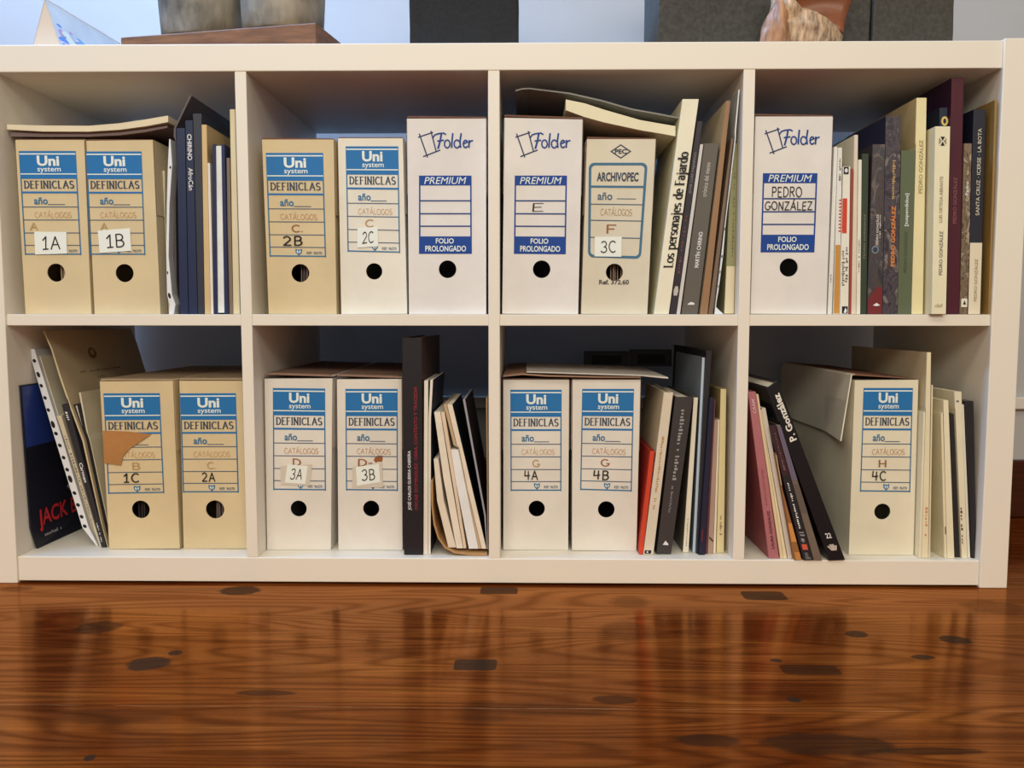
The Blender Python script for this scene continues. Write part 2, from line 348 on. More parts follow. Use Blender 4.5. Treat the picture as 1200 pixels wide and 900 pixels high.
# ================================================================ UPRIGHT SOLIDS FROM MEASURED FRONTS
PLACED = {}; SEQ = [0]
class Front:
    """front outline of a standing thing, rows from foot to head, at its own depth y0"""
    def __init__(self, rows, y0, row=None):
        R = []
        for r in rows:
            R.append((r[1], r[0], r[2], r[0]) if len(r) == 3 else tuple(r))
        self.y0 = y0
        self.vm = [(r[1]+r[3])/2 for r in R]
        self.L = [on_y(r[0], r[1], y0) for r in R]; self.R = [on_y(r[2], r[3], y0) for r in R]
        if row is not None:
            dz = SHELF_Z[row]+0.0004-min(self.L[0].z, self.R[0].z)
            # seat the foot on the shelf, keep the head where it is
            zt = max(self.L[-1].z, self.R[-1].z); zb = min(self.L[0].z, self.R[0].z)
            for A in (self.L, self.R):
                for p in A: p.z += dz*max(0.0, min(1.0, (zt-p.z)/(zt-zb)))
    def idx(self, v):
        vm = self.vm
        for i in range(len(vm)-1):
            if v >= vm[i+1] or i == len(vm)-2:
                return i, (vm[i]-v)/(vm[i]-vm[i+1])
    def edge(self, v):
        i, k = self.idx(v)
        return self.L[i].lerp(self.L[i+1], k), self.R[i].lerp(self.R[i+1], k)
    def at(self, s, v, lift=0.0):
        a, b_ = self.edge(v); p = a.lerp(b_, s); p.y -= lift; return p
    def xs(self, z):
        """left and right x at height z, None outside"""
        out = []
        for A in (self.L, self.R):
            if z < A[0].z-0.003 or z > A[-1].z+0.006: return None
            x = A[0].x if z <= A[0].z else A[-1].x
            if z > A[-1].z: x += (A[-1].x-A[-2].x)/max(1e-4, A[-1].z-A[-2].z)*(z-A[-1].z)
            for p, q in zip(A[:-1], A[1:]):
                if p.z <= z <= q.z and q.z-p.z > 1e-6: x = p.x+(q.x-p.x)*(z-p.z)/(q.z-p.z); break
            out.append(x)
        return out
    def settle(self, depth, front=0.0, self_add=True):
        SEQ[0] += 1; self.rank = SEQ[0]
        """keep clear of the compartment walls and of what already stands beside"""
        b_ = self.base(); mid = (self.L[len(self.L)//2].x+self.R[len(self.R)//2].x)/2
        lims = ((-XI, -0.359), (-0.343, -0.008), (0.008, 0.343), (0.359, XI))
        ci = min(range(4), key=lambda i: abs((lims[i][0]+lims[i][1])/2-b_.x)); lo, hi = lims[ci][0]+0.0005, lims[ci][1]-0.0005
        key = (b_.z > 0.3, ci); nb = PLACED.setdefault(key, [])
        y0, y1 = self.y0+front, self.y0+depth
        near = [f for f, a, c in nb if min(c, y1)-max(a, y0) > 0.0005]
        n = 54; L, R, V = [], [], []
        for i in range(len(self.L)-1):
            m = max(2, int(n*(self.vm[i]-self.vm[i+1])/(self.vm[0]-self.vm[-1])))
            for j in range(m+(1 if i == len(self.L)-2 else 0)):
                k = j/m; L.append(self.L[i].lerp(self.L[i+1], k)); R.append(self.R[i].lerp(self.R[i+1], k)); V.append(self.vm[i]+(self.vm[i+1]-self.vm[i])*k)
        hit = False
        for p, q in zip(L, R):
            l, h = lo, hi
            for f in near:
                for z in (p.z, q.z):
                    w = f.xs(z)
                    if w is None: continue
                    if self.right_of(f): l = max(l, w[1]+0.0004)
                    else: h = min(h, w[0]-0.0004)
            a, c = p.x, q.x
            if p.x < l: p.x = l
            if q.x > h: q.x = h
            if q.x-p.x < 0.0011: 
                if p.x+0.0011 <= h: q.x = p.x+0.0011
                else: p.x = q.x-0.0011
            if abs(a-p.x)+abs(c-q.x) > 1e-5: hit = True
        if hit: self.L, self.R, self.vm = L, R, V
        if self_add: nb.append((self, y0, y1))
        return self
    rank = None
    def right_of(self, f):
        if self.rank is not None and f.rank is not None: return f.rank < self.rank
        return f.mid() < self.mid()
    def mid(self): return (self.L[0].x+self.R[0].x)/2
    def base(self):
        p = (self.L[0]+self.R[0])/2; return Vector((p.x, self.y0, min(self.L[0].z, self.R[0].z)))
    def width(self): return (self.R[0]-self.L[0]).length
    def prism(self, bm, s0=0.0, s1=1.0, a=0.0, b=0.2, cut=0.0, mi=0):
        """a slice s0..s1 of the width, from depth a to b behind the front, cut = trimmed at head and foot"""
        rows = []
        n = len(self.L)
        for i in range(n):
            l, r = self.L[i].copy(), self.R[i].copy()
            if cut and i == 0: l, r = l.lerp(self.L[1], cut/max(1e-4, (self.L[1]-l).length)), r.lerp(self.R[1], cut/max(1e-4, (self.R[1]-r).length))
            if cut and i == n-1: l, r = l.lerp(self.L[-2], cut/max(1e-4, (self.L[-2]-l).length)), r.lerp(self.R[-2], cut/max(1e-4, (self.R[-2]-r).length))
            p, q = l.lerp(r, s0), l.lerp(r, s1)
            rows.append([bm.verts.new((p.x, self.y0+a, p.z)), bm.verts.new((q.x, self.y0+a, q.z)), bm.verts.new((q.x, self.y0+b, q.z)), bm.verts.new((p.x, self.y0+b, p.z))])
        def f(vs):
            fc = bm.faces.new(vs); fc.material_index = mi
        f(rows[0]); f(rows[-1])
        for r0, r1 in zip(rows[:-1], rows[1:]):
            for k in range(4): f([r0[k], r0[(k+1) % 4], r1[(k+1) % 4], r1[k]])
def prism_poly(bm, pts, a, b, mi=0):
    """outline pts (x, z) between depths a and b"""
    f_ = [bm.verts.new((p.x, a, p.z)) for p in pts]; g = [bm.verts.new((p.x, b, p.z)) for p in pts]
    bm.faces.new(f_).material_index = mi; bm.faces.new(g).material_index = mi
    n = len(pts)
    for i in range(n): bm.faces.new([f_[i], f_[(i+1) % n], g[(i+1) % n], g[i]]).material_index = mi
def depth_from_foot(v, row='L', u=600):
    d = on_z(u, v, SHELF_Z[row]); return d.y

INK_BLUE = inkmat((32, 106, 152)); INK_BLUE2 = inkmat((42, 104, 132)); INK_WHITE = inkmat((225, 222, 210)); INK_DARK = inkmat((52, 62, 74)); INK_BLACK = inkmat((30, 26, 24))
INK_ORANGE = inkmat((196, 148, 92)); INK_BROWN = inkmat((150, 84, 40)); INK_NAVY = inkmat((8, 60, 126)); INK_LINE = inkmat((62, 84, 100))
INK_FADE = inkmat((178, 140, 84))

# ================================================================ ARCHIVE BOXES
BOXGROUP = 'cardboard archive boxes'
def archive_box(label, quad, row, hole, body_rgb, y0=None, depth=0.345, lid=(3, 3), lid_rgb=None, name='archive_box', cat='box', side_flaps=True):
    TL, TR, BR, BL = quad
    if y0 is None: y0 = depth_from_foot((BR[1]+BL[1])/2, row, BR[0])
    fr = Front([(*BL, *BR), (*TL, *TR)], y0, row)
    box_clear(fr, depth)
    t = thing(name, label, cat, fr.base(), BOXGROUP)
    m = mat('card_%d_%d_%d' % body_rgb, body_rgb, 0.75, 0.07, 14, 0.06)
    bm = bmesh.new()
    inset = Vector((0.0012, 0, 0))
    c = [fr.L[0]+inset, fr.R[0]-inset, fr.R[1]-inset, fr.L[1]+inset]
    h = on_y(hole[0], hole[1], y0); hr = (on_y(hole[0]+hole[2], hole[1], y0)-h).length
    angs = [2*math.pi*i/28 for i in range(28)]
    ca = [math.atan2(p.z-h.z, p.x-h.x) % (2*math.pi) for p in c]
    items = sorted([(a, None) for a in angs if min(abs(a-q) for q in ca) > 0.05]+[(a, i) for i, a in enumerate(ca)], key=lambda q: q[0])
    outer = []; inner = []
    for a, ci in items:
        d = Vector((math.cos(a), 0, math.sin(a)))
        inner.append(bm.verts.new((h.x+d.x*hr, y0, h.z+d.z*hr)))
        if ci is not None: outer.append((bm.verts.new((c[ci].x, y0, c[ci].z)), ci)); continue
        best = None
        for i in range(4):
            p, q = c[i], c[(i+1) % 4]; ex, ez = q.x-p.x, q.z-p.z
            den = d.x*ez-d.z*ex
            if abs(den) < 1e-9: continue
            k = ((p.x-h.x)*ez-(p.z-h.z)*ex)/den; w = ((p.x-h.x)*d.z-(p.z-h.z)*d.x)/den
            if k > 0 and -1e-6 <= w <= 1+1e-6 and (best is None or k < best): best = k
        outer.append((bm.verts.new((h.x+d.x*best, y0, h.z+d.z*best)), None))
    n = len(items)
    for i in range(n):
        bm.faces.new([outer[i][0], outer[(i+1) % n][0], inner[(i+1) % n], inner[i]])
    back = [bm.verts.new((p.x, y0+depth, p.z)) for p in c]
    bm.faces.new(back)
    # walls, following the subdivided front outline
    cornerpos = [next(i for i, q in enumerate(outer) if q[1] == k) for k in range(4)]
    for k in range(4):
        i = cornerpos[k]; chain = [outer[i][0]]
        while True:
            i = (i+1) % n; chain.append(outer[i][0])
            if outer[i][1] is not None: break
        e = outer[i][1]
        bm.faces.new(chain+[back[e], back[k]])
    link('body', bm, m, t, solid=0.0018)
    # lid board of brown card seen edge on
    a, b_ = on_y(TL[0]+0.5, TL[1]-max(0.3, lid[0]-2.2), y0), on_y(TR[0]-0.5, TR[1]-max(0.3, lid[1]-2.2), y0)
    a2, b2 = on_y(TL[0]+1.5, TL[1]-lid[0], y0), on_y(TR[0]-1.5, TR[1]-lid[1], y0)
    bm = bmesh.new(); prism_poly(bm, [a, b_, b2, a2], y0+0.0015, y0+depth)
    for A, sg in ((fr.L, 1), (fr.R, -1)):       # the lid's turned-down sides
        if side_flaps is False: break
        k = 0.105/(A[1]-A[0]).length; q = A[1].lerp(A[0], k)
        prism_poly(bm, [A[1], A[1]+inset*sg*0.8, q+inset*sg*0.8, q], y0+0.0015, y0+depth-0.002)
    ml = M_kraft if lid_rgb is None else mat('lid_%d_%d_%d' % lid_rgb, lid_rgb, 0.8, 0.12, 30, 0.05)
    bmesh.ops.recalc_face_normals(bm, faces=bm.faces[:])
    for f in bm.faces:
        if abs(f.normal.x) > 0.7: f.material_index = 1
    link('lid', bm, [ml, m], t, 0.0006)
    return t, fr, y0

def box_clear(fr, depth):
    lims = ((-XI, -0.359), (-0.343, -0.008), (0.008, 0.343), (0.359, XI))
    x = fr.base().x; ci = min(range(4), key=lambda i: abs((lims[i][0]+lims[i][1])/2-x)); key = (fr.base().z > 0.3, ci)
    for p in fr.L: p.x = max(p.x, lims[ci][0]+0.0005)
    for p in fr.R: p.x = min(p.x, lims[ci][1]-0.0005)
    for f, a, c in PLACED.setdefault(key, []):
        for p, z in ((fr.L[0], None), (fr.L[1], None)):
            w = f.xs(p.z)
            if w: p.x = max(p.x, w[1]+0.0004)
    PLACED[key].append((fr, fr.y0, fr.y0+depth))
def quad_place(q, y0):
    P = [on_y(*p, y0) for p in q]        # TL TR BR BL
    def place(s, tt, lift):
        top = P[0].lerp(P[1], s); bot = P[3].lerp(P[2], s); p = top.lerp(bot, tt); return Vector((p.x, y0-lift, p.z))
    return place
# printed label of the blue kind; t runs downward from 0 at the top
def system_label(t, y0, q, letter=None, number=None, tone=0, catalog=True, letter_pos=(.42, .56), strong=False):
    S = Sheet(quad_place(q, y0))
    B = INK_BLUE
    S.rect(0, 1, 0, .245, B)
    S.rect(.01, .99, .022, .034, INK_WHITE, 0.0005); S.rect(.01, .99, .214, .224, INK_WHITE, 0.0005)
    S.text('Uni', .31, .70, .143, .044, INK_WHITE, 0, 0.035)
    S.text('system', .31, .72, .211, .155, INK_WHITE, 0, 0.012)
    e = .022
    S.rect(0, e, .245, 1, INK_BLUE2); S.rect(1-e, 1, .245, 1, INK_BLUE2)
    for tl, th, m in ((.255, .02, INK_BLUE), (.395, .018, INK_BLUE), (.535, .008, INK_LINE), (.66, .008, INK_LINE), (.785, .008, INK_LINE), (.905, .008, INK_LINE), (.99, .012, INK_BLUE2)):
        S.rect(0.0, 1, tl-th/2, tl+th/2, m, 0.0004)
    S.strokes('DEFINICLAS', .07, .93, .354, .286, INK_DARK, 1, w=.2, serif=True, thin=.085, gap=.26)
    S.text('año', .22, .46, .51, .442, INK_BLUE2, 0, 0.02)
    S.rect(.46, .76, .508, .515, INK_LINE, 0.0005)
    S.poly([(.46,.92),(.52,.93),(.58,.92),(.575,.955),(.52,.985),(.465,.955)], INK_BLUE2, 0.0005)
    S.poly([(.485,.935),(.512,.94),(.512,.968),(.487,.952)], INK_WHITE, 0.0007); S.poly([(.53,.94),(.556,.935),(.552,.952),(.53,.968)], INK_WHITE, 0.0007)
    S.text('REF. 96370', .66, .93, .972, .945, INK_LINE, 0, 0.01)
    S.done('printed_label', t)
    H = Sheet(quad_place(q, y0))
    if catalog: H.strokes('CATÁLOGOS', .22, .86, .637, .586, inkmat((186, 132, 82)) if strong else INK_ORANGE, 1, w=.10, gap=.16, jitter=.08)
    if letter: 
        w_ = .10*len(letter)
        H.strokes(letter, letter_pos[0], letter_pos[1], .755, .69, INK_BROWN if strong else INK_FADE, 1, w=.13, jitter=.05)
    if number:
        H.strokes(number[0], number[1], number[2], .885, .80, INK_BLACK, 1, w=.14, gap=.3, jitter=.05)
    H.done('handwriting', t)
def sticker(t, y0, q, text, tape=None):
    if tape:
        bm = bmesh.new(); vs = [bm.verts.new(quad_place(tape, y0)(s, tt, 0.0009)) for s, tt in ((0,0),(1,0),(1,1),(0,1))]; bm.faces.new(vs)
        link('clear_tape', bm, mat('yellowed_clear_tape', (206, 188, 160), 0.25), t, recalc=False)
    S = Sheet(quad_place(q, y0))
    S.rect(0, 1, 0, 1, mat('sticker_paper', (230, 225, 214), 0.6), 0.0012)
    S.strokes(text, .26, .78, .78, .22, INK_BLACK, 1, w=.10, gap=.25, jitter=.06, lift=0.0016)
    S.done('sticker', t)

AGED = (211, 183, 133); PALE = (224, 208, 178); WHITE = (224, 209, 188); IVORY = (222, 206, 180)
UY = 0.012
def papers_in_box(label, fr, y0, hole, rgb=(150, 120, 95), n=5):
    h = on_y(hole[0], hole[1], y0); r = 0.012
    z0 = fr.L[0].z+0.006
    bm = bmesh.new()
    for i in range(n):
        x = h.x-0.004+i*0.0034
        lean = random.uniform(-.0025, .0025)
        pts = [Vector((x, 0, z0)), Vector((x+0.0013, 0, z0)), Vector((x+0.0013+lean, 0, h.z+0.06)), Vector((x+lean, 0, h.z+0.06))]
        prism_poly(bm, pts, y0+0.012+random.random()*0.006, y0+0.22)
    tag(link('paper_bundle', bm, mat('old_papers_%d' % rgb[0], rgb, 0.8, 0.2, 60)), label, 'papers', 'papers inside the archive boxes')

# --- first compartment, upper row
t, fr, y = archive_box('aged cream archive box with a white sticker reading 1A', ((17,164),(99.5,164),(108,367.5),(29,367.5)), 'U', (65.8,319.5,10.5), AGED, UY+0.006, lid=(1.5, 1.5))
system_label(t, y, ((22,177),(89,177),(95.5,299),(29.3,299)), 'A', letter_pos=(.13, .25))
sticker(t, y, ((40.7,271.5),(78.3,272),(79.2,297.2),(41.8,298.3)), '1A')
papers_in_box('strip of papers seen through the finger hole of the box numbered 1A', fr, y, (69,319.5,10), (196,160,120), 2)
t, fr, y = archive_box('aged cream archive box with a tilted white sticker reading 1B', ((100.3,165),(180,164),(189,367.5),(110,367.5)), 'U', (146,320,10.5), AGED, UY+0.006, lid=(2, 1))
system_label(t, y, ((100.8,177.5),(166,177.5),(170.5,299),(105.5,299)), 'A', letter_pos=(.22, .34))
sticker(t, y, ((115,270.3),(152.7,267.5),(154.4,294),(117.3,296.5)), '1B')
# --- second compartment, upper row
t, fr, y = archive_box('aged cream archive box with 2B handwritten in black on its label', ((306,163.5),(392,163.5),(395.3,367.7),(314,367.5)), 'U', (352,320,10.5), AGED, UY+0.004, lid=(2.5, 1.5))
system_label(t, y, ((311.5,179.2),(378.7,179.2),(382.2,301.6),(316,301)), 'C.', ('2B', .26, .58), letter_pos=(.42, .60), strong=True)
papers_in_box('papers seen through the finger hole of the aged box marked 2B', fr, y, (352,320,10.5), (120,100,88), 4)
t, fr, y = archive_box('off-white archive box with a small paper tag reading 2C', ((395,162),(473,162),(478,367.5),(399,367.8)), 'U', (438.5,318,9.5), (228,212,182), UY+0.008, lid=(1.5, 1.5))
system_label(t, y, ((405,171.5),(466.8,171.5),(469,296.7),(407.4,295.3)), 'C', letter_pos=(.36, .50))
sticker(t, y, ((419,267.7),(442.7,266),(443.4,288.7),(419,290.4)), '2C')

def premium_label(t, y0, q, logo, writing=None):
    S = Sheet(quad_place(q, y0)); B = INK_NAVY
    e = .028
    S.rect(0, 1, 0, .125, B); S.rect(0, 1, .775, 1, B); S.rect(0, e, .125, .775, B); S.rect(1-e, 1, .125, .775, B)
    for tl in (.32, .485, .645): S.rect(e, 1-e, tl-.009, tl+.009, inkmat((48, 70, 110)), 0.0004)
    S.text('PREMIUM', .10, .90, .108, .02, INK_WHITE, 0, 0.0, 0.22)
    S.text('FOLIO', .32, .66, .868, .80, INK_WHITE, 0, 0.02)
    S.text('PROLONGADO', .12, .89, .97, .895, INK_WHITE, 0, 0.02)
    S.done('printed_label', t)
    # sketched square and script word
    G = Sheet(quad_place(logo, y0))
    ln = [((.0,.24),(.27,.05)), ((.02,.10),(.17,1.0)), ((.09,.97),(.40,.72)), ((.23,.0),(.33,.80))]
    for k, (a, b_) in enumerate(ln):
        dx, dy = b_[0]-a[0], b_[1]-a[1]; l = math.hypot(dx*2.1, dy); nx, ny = -dy/l*.024/2.1, dx*2.1/l*.024
        G.poly([(a[0]+nx,a[1]+ny),(a[0]-nx,a[1]-ny),(b_[0]-nx,b_[1]-ny),(b_[0]+nx,b_[1]+ny)], inkmat((40, 52, 84)), 0.0003+k*0.00002)
    script = inkmat((8, 56, 116))
    pen_n = [0]
    def pen(pts, w=.026):
        for k, (a, b_) in enumerate(zip(pts[:-1], pts[1:])):
            dx, dy = (b_[0]-a[0])*2.1, b_[1]-a[1]; l = math.hypot(dx, dy) or 1; nx, ny = -dy/l*w/2.1, dx/l*w; ex, ey = dx/l*w*.5/2.1, dy/l*w*.5
            G.poly([(a[0]-ex+nx,a[1]-ey+ny),(a[0]-ex-nx,a[1]-ey-ny),(b_[0]+ex-nx,b_[1]+ey-ny),(b_[0]+ex+nx,b_[1]+ey+ny)], script, 0.0006+pen_n[0]*0.000004); pen_n[0] += 1
    def ell(cx, cy, rx, ry, a0, a1, n=12): return [(cx+rx*math.cos(math.radians(a0+(a1-a0)*k/n)), cy-ry*math.sin(math.radians(a0+(a1-a0)*k/n))) for k in range(n+1)]
    pen([(.27,.25),(.30,.15),(.37,.10),(.46,.08),(.50,.13)]); pen([(.42,.10),(.40,.36),(.36,.66)], .034); pen([(.35,.38),(.46,.35)])
    pen(ell(.525, .49, .05, .15, 80, 440)); pen([(.625,.10),(.61,.40),(.605,.62)], .031)
    pen(ell(.70, .49, .05, .15, 40, 330)); pen([(.775,.10),(.755,.40),(.765,.62)], .031)
    pen([(.81,.50),(.88,.42)]+ell(.855, .49, .04, .14, 30, 320, 10)); pen([(.92,.36),(.915,.62)], .031); pen([(.915,.50),(.94,.39),(.985,.36)])
    G.done('printed_emblem', t)
    if writing:
        H = Sheet(quad_place(q, y0))
        for w in writing: H.strokes(w[0], w[1], w[2], w[3], w[4], INK_BLACK, 1, w=w[5], gap=.22, jitter=.07)
        H.done('handwriting', t)
# blank one, the one marked E, and the one with two handwritten words
t, fr, y = archive_box('tall white archive box with an empty dark blue label', ((476,139),(570.6,139),(570.6,367.5),(478.4,367.5)), 'U', (524.5,315.5,10.3), WHITE, UY, lid=(3.5, 2.5))
premium_label(t, y, ((491,205.8),(552.6,205.8),(553,297.5),(491,297.5)), ((490,153.5),(555,153.5),(555,184.5),(490,184.5)))
t, fr, y = archive_box('tall white archive box with E written on its dark blue label', ((590.3,138),(683.7,140),(678.5,368),(587.5,367.5)), 'U', (634.7,315.5,10.3), WHITE, UY, lid=(4, 3))
premium_label(t, y, ((603.2,205.8),(664.5,205.8),(663,298),(602.2,297.5)), ((604,153.5),(669,153.5),(669,184.5),(604,184.5)), [('E', .35, .55, .455, .355, .085)])
t, fr, y = archive_box('tall white archive box with two handwritten words on its dark blue label', ((884.3,136.5),(977,136.5),(969.3,368),(878.5,367.5)), 'U', (924.3,313.5,10.7), WHITE, UY, lid=(3.5, 2))
premium_label(t, y, ((894,203),(958,203),(954.3,295.8),(891.2,295.8)), ((896,149.5),(961,149.5),(961,180.5),(896,180.5)), [('PEDRO', .18, .72, .295, .175, .12), ('GONZÁLEZ', .06, .92, .46, .36, .13)])
# ribbed box with the rounded frame
AR = (214, 196, 162)
t, fr, y = archive_box('ribbed cream archive box with a diamond emblem and a tag reading 3C', ((687,163),(769.4,163),(759.5,368),(680,367.7)), 'U', (720,319,10), AR, UY+0.006, lid=(3, 1.5))
S = Sheet(quad_place(((690,190.7),(759,190.7),(751,303.4),(689,301.6)), y)); BL2 = inkmat((64, 104, 122))
def rr(e, r, asp=1.62):
    pts = []
    for cx, cy, a0 in ((1-e*asp-r*asp, e+r, -90), (1-e*asp-r*asp, 1-e-r, 0), (e*asp+r*asp, 1-e-r, 90), (e*asp+r*asp, e+r, 180)):
        pts += [(cx+r*asp*math.cos(math.radians(a0+18*i)), cy+r*math.sin(math.radians(a0+18*i))) for i in range(6)]
    return pts
o1, o2 = rr(0, .06), rr(.028, .042)
for i in range(len(o1)):
    j = (i+1) % len(o1); S.poly([o1[i], o1[j], o2[j], o2[i]], BL2)
for tl, th in ((.25, .022), (.435, .009), (.605, .009), (.785, .009)): S.rect(.03, .97, tl-th/2, tl+th/2, BL2 if th > .01 else INK_LINE, 0.0005)
S.text('ARCHIVOPEC', .14, .86, .195, .10, INK_DARK, 0, 0.03)
S.text('año', .16, .42, .39, .31, INK_LINE, 0, 0.012); S.rect(.5, .84, .372, .379, INK_LINE, 0.0005)
S.done('printed_label', t)
S = Sheet(quad_place(((715,169),(740,169),(740,186),(715,186)), y))
for e0, e1 in ((0, .08), ):
    A = [(.5,0),(1,.5),(.5,1),(0,.5)]; Bq = [(.5,.1),(.9,.5),(.5,.9),(.1,.5)]
    for i in range(4):
        j = (i+1) % 4; S.poly([A[i], A[j], Bq[j], Bq[i]], INK_DARK)
S.text('PEC', .22, .78, .66, .34, INK_DARK, 0, 0.03)
S.done('printed_emblem', t)
S = Sheet(quad_place(((690,190.7),(759,190.7),(751,303.4),(689,301.6)), y))
S.strokes('CATÁLOGOS', .22, .78, .55, .485, INK_FADE, 1, w=.10, jitter=.08); S.strokes('F', .34, .50, .74, .655, INK_BROWN, 1, w=.11, jitter=.1)
S.done('handwriting', t)
S = Sheet(quad_place(((702,327),(737,327),(737,334.5),(702,334.5)), y)); S.text('Ref. 372.60', .0, 1, .85, .1, inkmat((80, 74, 66)), 0, 0.03); S.done('printed_reference', t)
sticker(t, y, ((697,277.5),(728.5,277.5),(728,301),(696.5,300.5)), '3C')
papers_in_box('bundle of brown papers seen through the finger hole of the ribbed box', fr, y, (720,319,10), (168,134,104), 6)

# --- lower row
t, fr, y = archive_box('aged tan archive box with a brown tape patch and 1C in black', ((116,447),(203.5,446.4),(211.5,643.8),(127.3,644.5)), 'L', (165,597,10.5), AGED, lid=(3, 2), lid_rgb=(160,132,98))
system_label(t, y, ((121.2,461),(187.3,460.7),(192.7,578),(127,579)), 'B', ('1C', .30, .56), letter_pos=(.46, .58))
bm = bmesh.new()
pts = [on_y(*p, y) for p in ((121.2,504.4),(150,505.5),(177.8,508.6),(153,525.3),(145,534),(142.2,545),(122.6,542.4))]
prism_poly(bm, pts, y-0.0018, y-0.0011); link('masking_tape', bm, mat('brown_masking_tape', (176, 118, 62), 0.5, 0.12, 40), t)
papers_in_box('dark folded papers seen through the finger hole of the taped box', fr, y, (160,597,10), (70,58,50), 3)
t, fr, y = archive_box('aged tan archive box with 2A in black beside the first lower divider', ((209.4,446.4),(285,446.4),(290.5,643.5),(214.4,643.7)), 'L', (252,597,10.8), AGED, lid=(3, 3), lid_rgb=(160,132,98))
system_label(t, y, ((210.8,461),(276.6,460.7),(280,577.3),(214.4,577.3)), 'C.', ('2A', .36, .58), letter_pos=(.46, .6))
papers_in_box('brown papers seen through the finger hole of the aged box marked 2A', fr, y, (252,597,10.8), (120,92,74), 5)
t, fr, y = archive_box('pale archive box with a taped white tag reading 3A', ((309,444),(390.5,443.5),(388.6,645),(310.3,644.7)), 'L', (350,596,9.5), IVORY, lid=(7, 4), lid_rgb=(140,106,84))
system_label(t, y, ((319.8,454.6),(381,455.3),(382,575),(320.2,574.4)), 'D', letter_pos=(.38, .52), strong=True)
sticker(t, y, ((337,544),(361,546),(358,567),(334,565.5)), '3A', ((329,546),(366,544),(363,569),(329,568)))
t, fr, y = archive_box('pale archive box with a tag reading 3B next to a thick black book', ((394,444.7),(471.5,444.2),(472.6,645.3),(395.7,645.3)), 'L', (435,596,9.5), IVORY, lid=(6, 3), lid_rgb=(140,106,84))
system_label(t, y, ((404.8,455.7),(466,455.7),(466.3,575.5),(405.5,574.8)), 'D-', letter_pos=(.24, .52), strong=True)
sticker(t, y, ((417.2,547),(444.2,543.5),(445.7,564.8),(418.6,569)), '3B', ((413,547),(448,542),(449,571),(413,571)))
S = Sheet(quad_place(((438,533.8),(449,533.3),(449,542),(438,542.5)), y)); S.poly([(.1,.3),(.5,0),(1,.1),(.9,.9),(.4,.85),(.25,1),(0,.7)], INK_BROWN); S.done('scribbled_patch', t)
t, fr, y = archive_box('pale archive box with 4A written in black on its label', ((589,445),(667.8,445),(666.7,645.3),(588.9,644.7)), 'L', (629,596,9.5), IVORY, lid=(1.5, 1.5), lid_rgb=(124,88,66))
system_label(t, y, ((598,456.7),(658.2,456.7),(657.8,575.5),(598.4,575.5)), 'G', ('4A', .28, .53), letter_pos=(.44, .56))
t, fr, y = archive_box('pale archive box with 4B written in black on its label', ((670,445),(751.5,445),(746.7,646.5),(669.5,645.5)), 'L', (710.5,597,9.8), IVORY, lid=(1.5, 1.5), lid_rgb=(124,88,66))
system_label(t, y, ((682.3,455.7),(743,455.7),(740.3,576.2),(679.8,574.4)), 'G', ('4B', .26, .54), letter_pos=(.40, .54), strong=True)
t, fr, y4 = archive_box('pale archive box reading 4C with its lid flap hanging open on one side', ((1000.8,446),(1077.3,445),(1071.3,651),(993.7,650.5)), 'L', (1034,599.5,9.5), (224,206,168), lid=(8, 1), lid_rgb=(120,80,58), side_flaps=False)
system_label(t, y4, ((1011.9,454.6),(1069.8,454.6),(1066.6,577),(1007.6,576.3)), 'H', ('4C', .24, .50), letter_pos=(.36, .50), strong=True)
bm = bmesh.new()
fa = [on_y(*p, y4) for p in ((999.0,439.5),(994.0,470),(986.4,517))]          # free front edge, bent outward
xb = [fr.edge(v)[0].x-0.0022 for v in (445, 470, 512)]
fb = [Vector((xb[0], y4+0.10, fa[0].z)), Vector((xb[1], y4+0.10, fa[1].z)), Vector((xb[2], y4+0.10, fa[2].z+0.002))]
fc_ = [Vector((xb[k], y4+0.32, fb[k].z)) for k in range(3)]
fa = [Vector((min(p.x, xb[k]), y4+0.001, p.z)) for k, p in enumerate(fa)]
cols = [fa, fb, fc_]
vo = [[bm.verts.new(p+Vector((-0.0018,0,0))) for p in c] for c in cols]; vi = [[bm.verts.new(p) for p in c] for c in cols]
for A in (vo, vi):
    for c0, c1 in zip(A[:-1], A[1:]):
        for k in range(2): bm.faces.new([c0[k], c0[k+1], c1[k+1], c1[k]])
for k in range(2): bm.faces.new([vo[0][k], vo[0][k+1], vi[0][k+1], vi[0][k]]); bm.faces.new([vo[2][k], vo[2][k+1], vi[2][k+1], vi[2][k]])
for c in range(2):
    for k in (0, 2): bm.faces.new([vo[c][k], vo[c+1][k], vi[c+1][k], vi[c][k]])
link('lid_flap', bm, mat('card_226_210_178', (226, 210, 178), 0.75, 0.07, 14, 0.06), next(c for c in t.children if c.name.startswith('lid')))

